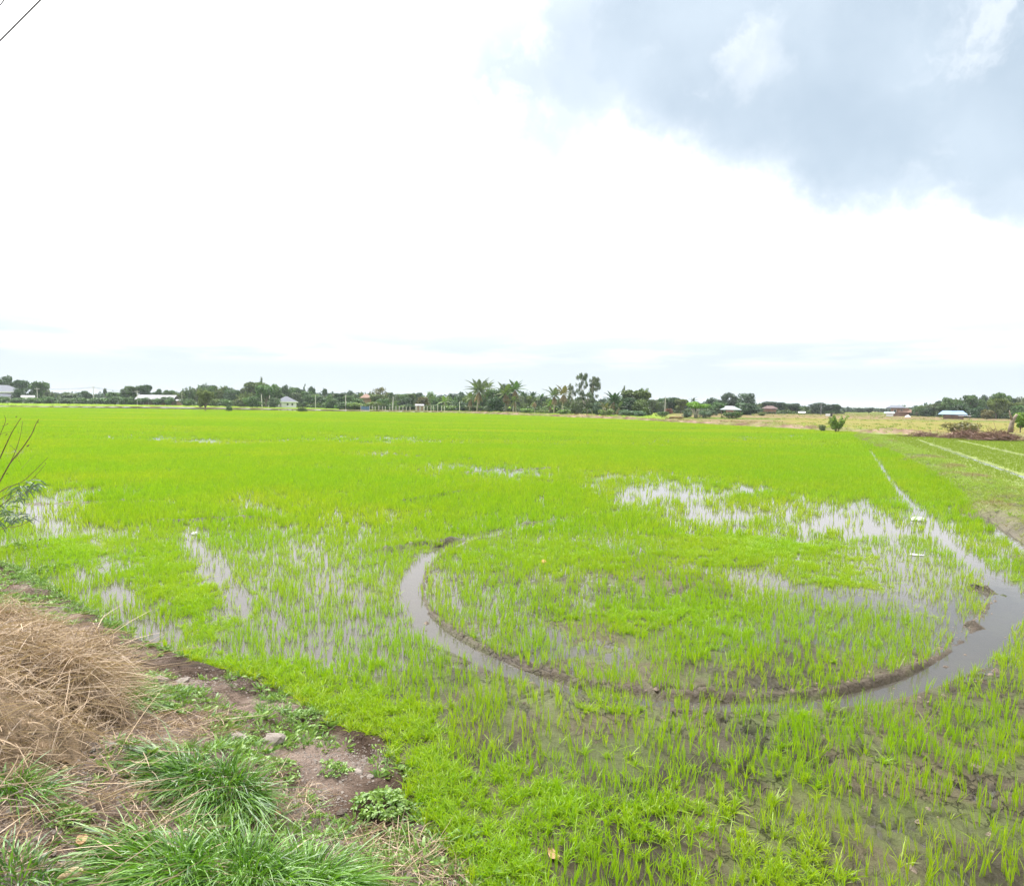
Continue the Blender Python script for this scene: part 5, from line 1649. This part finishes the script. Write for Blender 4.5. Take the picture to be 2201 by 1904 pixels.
# hut by the fence
r0 = site(902, 205, 'field_hut', 'small dark hut between pale posts by the fence', 'hut')
MB().box(-1.1, 1.1, -.9, .9, 0, 1.7).build('wall', M_brownwall, r0); MB().gable(-1.4, 1.4, -1.2, 1.2, 1.7, 2.2).build('roof', M_oldroof, r0)
for a in (-1.2, 0, 1.2): MB().box(a - .08, a + .08, -1.1, -.95, 0, 1.75).build('post', M_concrete, r0)
# bluish gate
r0 = site(785, 205, 'field_gate', 'dark blue panelled gate in the fence under the treeline', 'gate')
for i, a in enumerate((-.85, 0, .85)): MB().box(a - .4, a + .4, -.03, .03, .1, 1.25).build('panel', M_blue, r0)
for a in (-1.35, 1.35): MB().box(a - .08, a + .08, -.08, .08, 0, 1.5).build('post', M_concrete, r0)
# red machine left of the bungalow
r0 = site(568, 300, 'farm_cart', 'rusty red farm cart parked by the white tree trunks', 'cart')
MB().box(-1.3, 1.1, -.6, .6, .55, 1.1).build('bed', M_rust, r0); MB().box(-1.3, -.9, -.5, .5, 1.1, 1.7).build('engine_cover', M_rust, r0)
for a in (-.8, .7):
    for s in (-.75, .75):
        w = MB(); w.tube([(a, s - .08, .42), (a, s + .08, .42)], .42, 12); w.build('wheel', M_wire, r0)
# pale shed roofs
r0 = site(1573, 205, 'pale_shed', 'low open shed with a pale grey hip roof in front of the dark dome tree', 'shed')
MB().hip(-3.6, 3.0, -2.4, 2.4, 1.75, 2.6, 2.6, .08).build('roof', M_greenroof, r0)
for a in (-3.0, -1.0, 1.0, 2.6): MB().box(a - .08, a + .08, -2.1, -1.95, 0, 1.75).build('post', M_bark, r0)
r0 = site(1569, 222, 'upper_shed', 'small brownish upper roof showing above the pale shed', 'shed')
MB().box(-1.2, 1.2, -1, 1, 0, 2.3).build('wall', M_brownwall, r0); MB().gable(-1.7, 1.7, -1.4, 1.4, 2.3, 2.9).build('roof', M_oldroof, r0)
r0 = site(1655, 235, 'stilt_house', 'dark stilt house with a rust-brown roof under the hazy trees')
MB().box(-2.3, 2.1, -1.6, 1.6, 1.0, 2.1).build('wall', M_brownwall, r0); MB().hip(-2.9, 2.8, -2.2, 2.2, 2.1, 3.1, 2.0).build('roof', M_redroof, r0)
for a in (-2.1, -.7, .7, 1.9): MB().box(a - .09, a + .09, -1.5, -1.35, 0, 1.0).build('stilt', M_bark, r0)
r0 = site(1724, 240, 'cream_shelter', 'low cream-roofed shelter in the yellow field left of the tall thin pole', 'shelter')
MB().gable(-1.2, 1.2, -.9, .9, .75, 1.15).build('roof', M_white, r0)
for a in (-1.0, 1.0): MB().box(a - .06, a + .06, -.7, -.6, 0, .75).build('post', M_bark, r0)
r0 = site(1781, 205, 'water_box', 'small white box with a dark stand beside the parasol-shaped tree', 'box')
MB().box(-.75, .55, -.5, .5, .15, .85).build('tank', M_white, r0); MB().box(.6, 1.1, -.4, .4, 0, .9).build('stand', M_wire, r0)
for a in (-.6, .4): MB().box(a - .06, a + .06, -.4, .4, 0, .15).build('foot', M_wire, r0)
r0 = site(1930, 235, 'brown_house', 'two-storey brown house with a bluish-grey roof at the end of the fields')
MB().box(-2.2, 3.4, -2, 2, 0, 3.0).build('wall', M_brownwall, r0); MB().hip(-3.6, 2.4, -2.7, 2.7, 3.0, 3.9, 3.0).build('roof', M_greyroof, r0)
for a in (-1.2, .8): window(r0, a, a + .7, 1.5, 2.3, -2.0)
MB().gable(.2, 4.2, -2.8, 0, 1.4, 2.5).build('side_roof', M_brownwall, r0)
r0 = site(1912, 225, 'green_roof_shed', 'low shed with a pale green roof in front of the two-storey brown house', 'shed')
MB().box(-.9, 1.2, -1, 1, 0, 1.0).build('wall', M_white, r0); MB().gable(-1.6, 1.6, -1.4, 1.4, 1.05, 1.6).build('roof', M_greenroof, r0)
r0 = site(1952, 215, 'white_tarp', 'small white mound of sheeting right of the brown house', 'tarp')
MB().hip(-.9, .9, -.5, .5, .06, .65, .6, .05).build('sheet', M_white, r0)
r0 = site(2052, 185, 'blue_roof_house', 'low house with a wide pale blue sheet roof before the big wood')
MB().box(-2.6, 2.2, -1.5, 1.5, 0, 1.35).build('wall', M_brownwall, r0); MB().hip(-3.9, 3.1, -2.6, 2.6, 1.35, 2.35, 4.8, .07).build('roof', M_blueroof, r0)
MB().box(.9, 3.9, -2.9, -2.62, .95, 1.08).build('awning', M_white, r0)
for a in (-2.2, -.6, 1.0, 3.6): MB().box(a - .07, a + .07, -2.4, -2.27, 0, 1.3).build('post', M_bark, r0)


# ------------------------------------------------------------------ poles and fences
def pole(px, dist, top, label, lean=0.0, r=.14, arm=False, name='utility_pole', cat='pole', mat=M_concrete):
    h = (hz(px) - top) * dist / FPX + CAMZ
    root = site(px, dist, name, label, cat)
    MB().tube([(0, 0, 0), (lean * .5, 0, h * .5), (lean, 0, h)], [r, r * .85, r * .7], 8).build('shaft', mat, root)
    if arm:
        MB().box(-.9 + lean, .9 + lean, -.26, -.14, h - .5, h - .36).build('crossarm', mat, root)
        for a in (-.8, -.3, .3, .8): MB().tube([(a + lean, -.2, h - .355), (a + lean, -.2, h - .17)], .05, 6).build('insulator', M_white, root)
    return (root.location.x, root.location.y, h)


pa = pole(80, 286, 834, 'utility pole in front of the isolated round tree', r=.17, arm=True)
pb = pole(201, 286, 831, 'utility pole with a crossarm standing alone above the orchard bushes', r=.16, arm=True)
pc_ = pole(295, 280, 840, 'utility pole at the left end of the long shed', r=.16, arm=True)
pole(391, 280, 843, 'street light on a pale post right of the long shed', r=.10, name='lamp_post', cat='lamp post')
pole(743, 212, 849, 'straight concrete pole in the treeline right of the sugar palms', r=.15)
pole(844, 206, 853, 'concrete pole beside the ragged-topped brownish tree', lean=.15, r=.15)
pole(678, 250, 849, 'pale pole behind the fence right of the bungalow', r=.14)
pole(988, 200, 863, 'short pale pole left of the biggest coconut palm', r=.12)
pole(1429, 175, 852, 'leaning concrete pole between the big yellow-green and the flat-crowned tree', lean=.12, r=.13)
pole(1765, 222, 867, 'tall thin grey-green pole in front of the low dome tree', r=.12, mat=M_oldroof)
pole(563, 255, 848, 'bare white trunk left of the bungalow, left one of two', r=.22, name='bare_tree', cat='bare tree', lean=-.2)
pole(577, 255, 850, 'bare white trunk left of the bungalow, right one of two', r=.20, name='bare_tree', cat='bare tree', lean=.5)
mbw = []
for (A1, A2, lab) in ((pa, pb, 'thin power line between the two utility poles on the left'), (pb, pc_, 'thin power line sagging towards the long shed pole')):
    root = empty('power_line', A1, label=lab, cat='power line')
    for k in range(2):
        t = np.linspace(0, 1, 13); a = np.array(A1) + (0, 0, -.15 - .35 * k); b = np.array(A2) + (0, 0, -.15 - .35 * k)
        P = a + (b - a) * t[:, None]; P[:, 2] -= 4 * .5 * t * (1 - t); P -= np.array(A1)
        MB().tube(P, .030, 4).build('wire', M_wire, root)

post_me = MB().box(-.07, .07, -.07, .07, 0, 1.35).mesh('post', M_concrete)
def fence(px0, px1, d0, d1, n, label, hs=1.0, me=post_me, skip=()):
    a = at_dist(px0, d0); b = at_dist(px1, d1)
    root = empty('post_fence', (a[0], a[1], .05), label=label, cat='fence'); r = random.Random(n)
    for i in range(n):
        if i in skip: continue
        t = (i + r.uniform(-.15, .15)) / (n - 1)
        o = obj('post', me, root, ((b[0] - a[0]) * t, (b[1] - a[1]) * t, 0)); o.scale = (1.3, 1.3, hs * r.uniform(.85, 1.15)); o.rotation_euler = (0, r.uniform(-.06, .06), 0)
    for zz_ in (.5, 1.0):
        MB().tube([(0, 0, zz_), (b[0] - a[0], b[1] - a[1], zz_)], .012, 4).build('wire', M_wire, root)


fence(644, 706, 300, 262, 12, 'white post fence right of the bungalow', 1.35)
fence(800, 882, 206, 201, 12, 'white post fence from the blue gate to the little hut', 1.0)
fence(896, 956, 200, 198, 9, 'taller white post fence right of the little hut', 1.35)


# ------------------------------------------------------------------ brush heaps on the embankment
def brush(px, py, w, h, n, label, lift=0.0):
    g = gp(px, py, .5); gz_ = float(height(np.array([g[0]]), np.array([g[1]]))[0])
    root = empty('brush_pile', (g[0], g[1], gz_), label=label, cat='brush pile')
    x = RNG.normal(0, w / 2.6, n); y_ = RNG.normal(0, w / 6, n); z_ = rnd(n, 0, h * .7) * np.exp(-(x / (w * .6)) ** 2)
    d0 = RNG.normal(0, 1, (n, 3)); d0[:, 2] = np.abs(d0[:, 2]) * .5
    V, F, T = strands(np.stack([x, y_, z_], 1), d0, h * rnd(n, .5, 1.2), .03 * rnd(n, .6, 1.6), rnd(n, .1, .6), 4, RNG.normal(0, .25, (n, 3)), rnd(n, 0, .7))
    obj('dry_branches', mesh_np('dry_branches', V, F, [M_brush], {'tint': T}), root, kind='stuff')
    mb = MB()
    for i in range(5):
        a = random.Random(i).uniform(-.4, .4) * w
        mb = MB().tube([(a, 0, 0), (a + .5, .1, h * .5), (a + 1.1 * (1 if i % 2 else -1), .1, h * .85)], [.05, .035, .015], 5); mb.build('bough', M_twig, root)


M_brush = leafy('brush_twigs', (.09, .05, .04), (.30, .18, .13), .1, .03)
brush(1985, 930, 2.8, .6, 600, 'low reddish-brown dry brush left of the big dry bush')
brush(2075, 933, 3.2, 1.0, 1000, 'grey-brown dry brush around the foot of the big dry bush')
brush(2143, 937, 3.2, 1.15, 1100, 'dark pile of cut branches left of the near tree trunk')

# thick bare trunk of the near right tree
g = at_dist(2176, 80)
root = empty('tree_stump_trunk', (g[0], g[1], .2), label='thick grey-brown leaning trunk at the right edge, under the bright leaves', cat='trunk')
MB().tube([(-.1, 0, -.2), (0, 0, .8), (.15, 0, 1.5), (.6, 0, 2.2)], [.34, .26, .24, .14], 9).build('trunk', M_bark, root, True)
MB().tube([(.1, 0, 1.4), (-.25, 0, 2.2), (-.35, 0, 2.7)], [.16, .10, .05], 7).build('limb', M_bark, root, True)


# ------------------------------------------------------------------ near shrub at the left edge
def wpt(px, py, Y): d = ray(px, py); t = Y / d[1]; return np.array([d[0] * t, Y, CAMZ + d[2] * t])


YB = 6.6
base = wpt(-100, 1215, YB); base[2] = float(height(base[:1], base[1:2])[0]) - .03
root = empty('bare_shrub', tuple(base), label='thin bare-branched shrub with a few drooping leaves at the left edge', cat='shrub')
BR = [([(-100, 1215), (-45, 1110), (0, 1034), (22, 995), (45, 967), (67, 935), (77, 912), (84, 901)], .011), ([(-70, 1165), (-30, 1050), (0, 984), (17, 947), (28, 925), (44, 900)], .009),
      ([(22, 995), (33, 970), (43, 939), (49, 905)], .005), ([(-40, 1060), (-10, 965), (0, 935), (12, 905), (9, 893)], .006), ([(-60, 1130), (0, 1057), (45, 1037), (72, 1014), (102, 984)], .007),
      ([(-60, 1130), (0, 1073), (33, 1056), (72, 1027), (99, 996)], .006), ([(-70, 1150), (15, 1076), (50, 1063), (80, 1041)], .005), ([(-90, 1190), (0, 1138), (42, 1130), (79, 1109)], .005),
      ([(33, 985), (48, 969), (62, 957)], .003), ([(-5, 934), (12, 930), (25, 927)], .003), ([(5, 915), (12, 914), (18, 910)], .003), ([(72, 1027), (84, 1030), (96, 1046)], .003),
      ([(22, 957), (34, 970), (45, 1000)], .0025), ([(45, 1010), (66, 985), (82, 972)], .002), ([(79, 1109), (70, 1135), (66, 1150)], .002), ([(80, 1041), (88, 1075), (90, 1130), (86, 1155)], .002)]
rr_ = random.Random(3)
for i, (pts, rad) in enumerate(BR):
    dy = rr_.uniform(-.35, .35) if i > 0 else 0
    P = [wpt(a, b, YB + dy * (j / len(pts))) - base for j, (a, b) in enumerate(smooth_line(pts, 3))]
    MB().tube(P, np.linspace(rad, rad * .35, len(P)) * .8, 6).build('branch', M_twig, root, True)
lp = []
for (a, b, s, n) in ((45, 1050, 16, 34), (66, 1042, 14, 26), (84, 1040, 10, 22), (8, 1095, 16, 30), (60, 1112, 14, 18), (18, 1112, 14, 18), (40, 1068, 14, 22), (30, 1120, 16, 14), (0, 1125, 16, 20)):
    for _ in range(n):
        q = wpt(a + rr_.gauss(0, s * .6), b + rr_.gauss(0, s * .38), YB + rr_.uniform(-.15, .15)) - base; lp.append(q)
lp = np.array(lp); n = len(lp); aa = rnd(n, 0, 6.283)
V, F, T = strands(lp, np.stack([np.cos(aa), np.sin(aa) * .4, rnd(n, -.7, .2)], 1), rnd(n, .05, .12), .012, .4, 4, None, rnd(n))
M_shrubleaf = leafy('shrub_leaf', (.035, .085, .04), (.10, .19, .08), .3, .1)
obj('leaves', mesh_np('leaves', V, F, [M_shrubleaf], {'tint': T}), root, kind='stuff')
for (a, b, s) in ((44, 900, .008), (35, 896, .009), (16, 911, .009), (14, 934, .010), (15, 1018, .009), (60, 958, .015), (82, 908, .007), (77, 912, .007), (86, 1159, .014), (102, 984, .005), (40, 991, .005), (97, 995, .006), (76, 1025, .006)):
    q = wpt(a, b, YB) - base
    m_ = MB().tube([q + (-s, 0, -s * .7), q + (0, 0, 0), q + (s, 0, s * .8)], [s * .15, s * .55, s * .15], 6)
    m_.build('seed_pod', M_twig, root, True)

# ------------------------------------------------------------------ overhead wires, upper left corner
def wire_at(p0, p1, zc, label, r=.006):
    d0, d1 = ray(*p0), ray(*p1)
    a = np.array([0, 0, CAMZ]) + d0 * ((zc - CAMZ) / d0[2]); b = np.array([0, 0, CAMZ]) + d1 * ((zc - CAMZ) / d1[2])
    u = unit(b - a)
    t = np.linspace(-28, 28, 29); P = a + u * t[:, None]; P[:, 2] += (t / 28) ** 2 * .5
    MB().tube(P, r, 6).build('overhead_wire', M_wire, None, label=label, cat='wire')


wire_at((0, 88), (88, 0), 8.0, 'lower, longer dark cable crossing the upper left corner of the sky', .0095)
wire_at((0, 12), (9.5, 0), 8.6, 'upper short grey cable in the very corner of the sky', .0075)

# ------------------------------------------------------------------ air
M_haze, t_, o_ = new_mat('haze_air')
vol = N(t_, 'ShaderNodeVolumePrincipled', inp={'Color': (.86, .93, 1.0, 1), 'Density': .00018, 'Anisotropy': .0})
t_.links.new(vol.outputs[0], o_.inputs['Volume'])
MB().box(-3900, 3900, -3900, 3900, -1.4, 22).build('haze', M_haze, None, kind='stuff', label='thin pale haze over the whole plain')
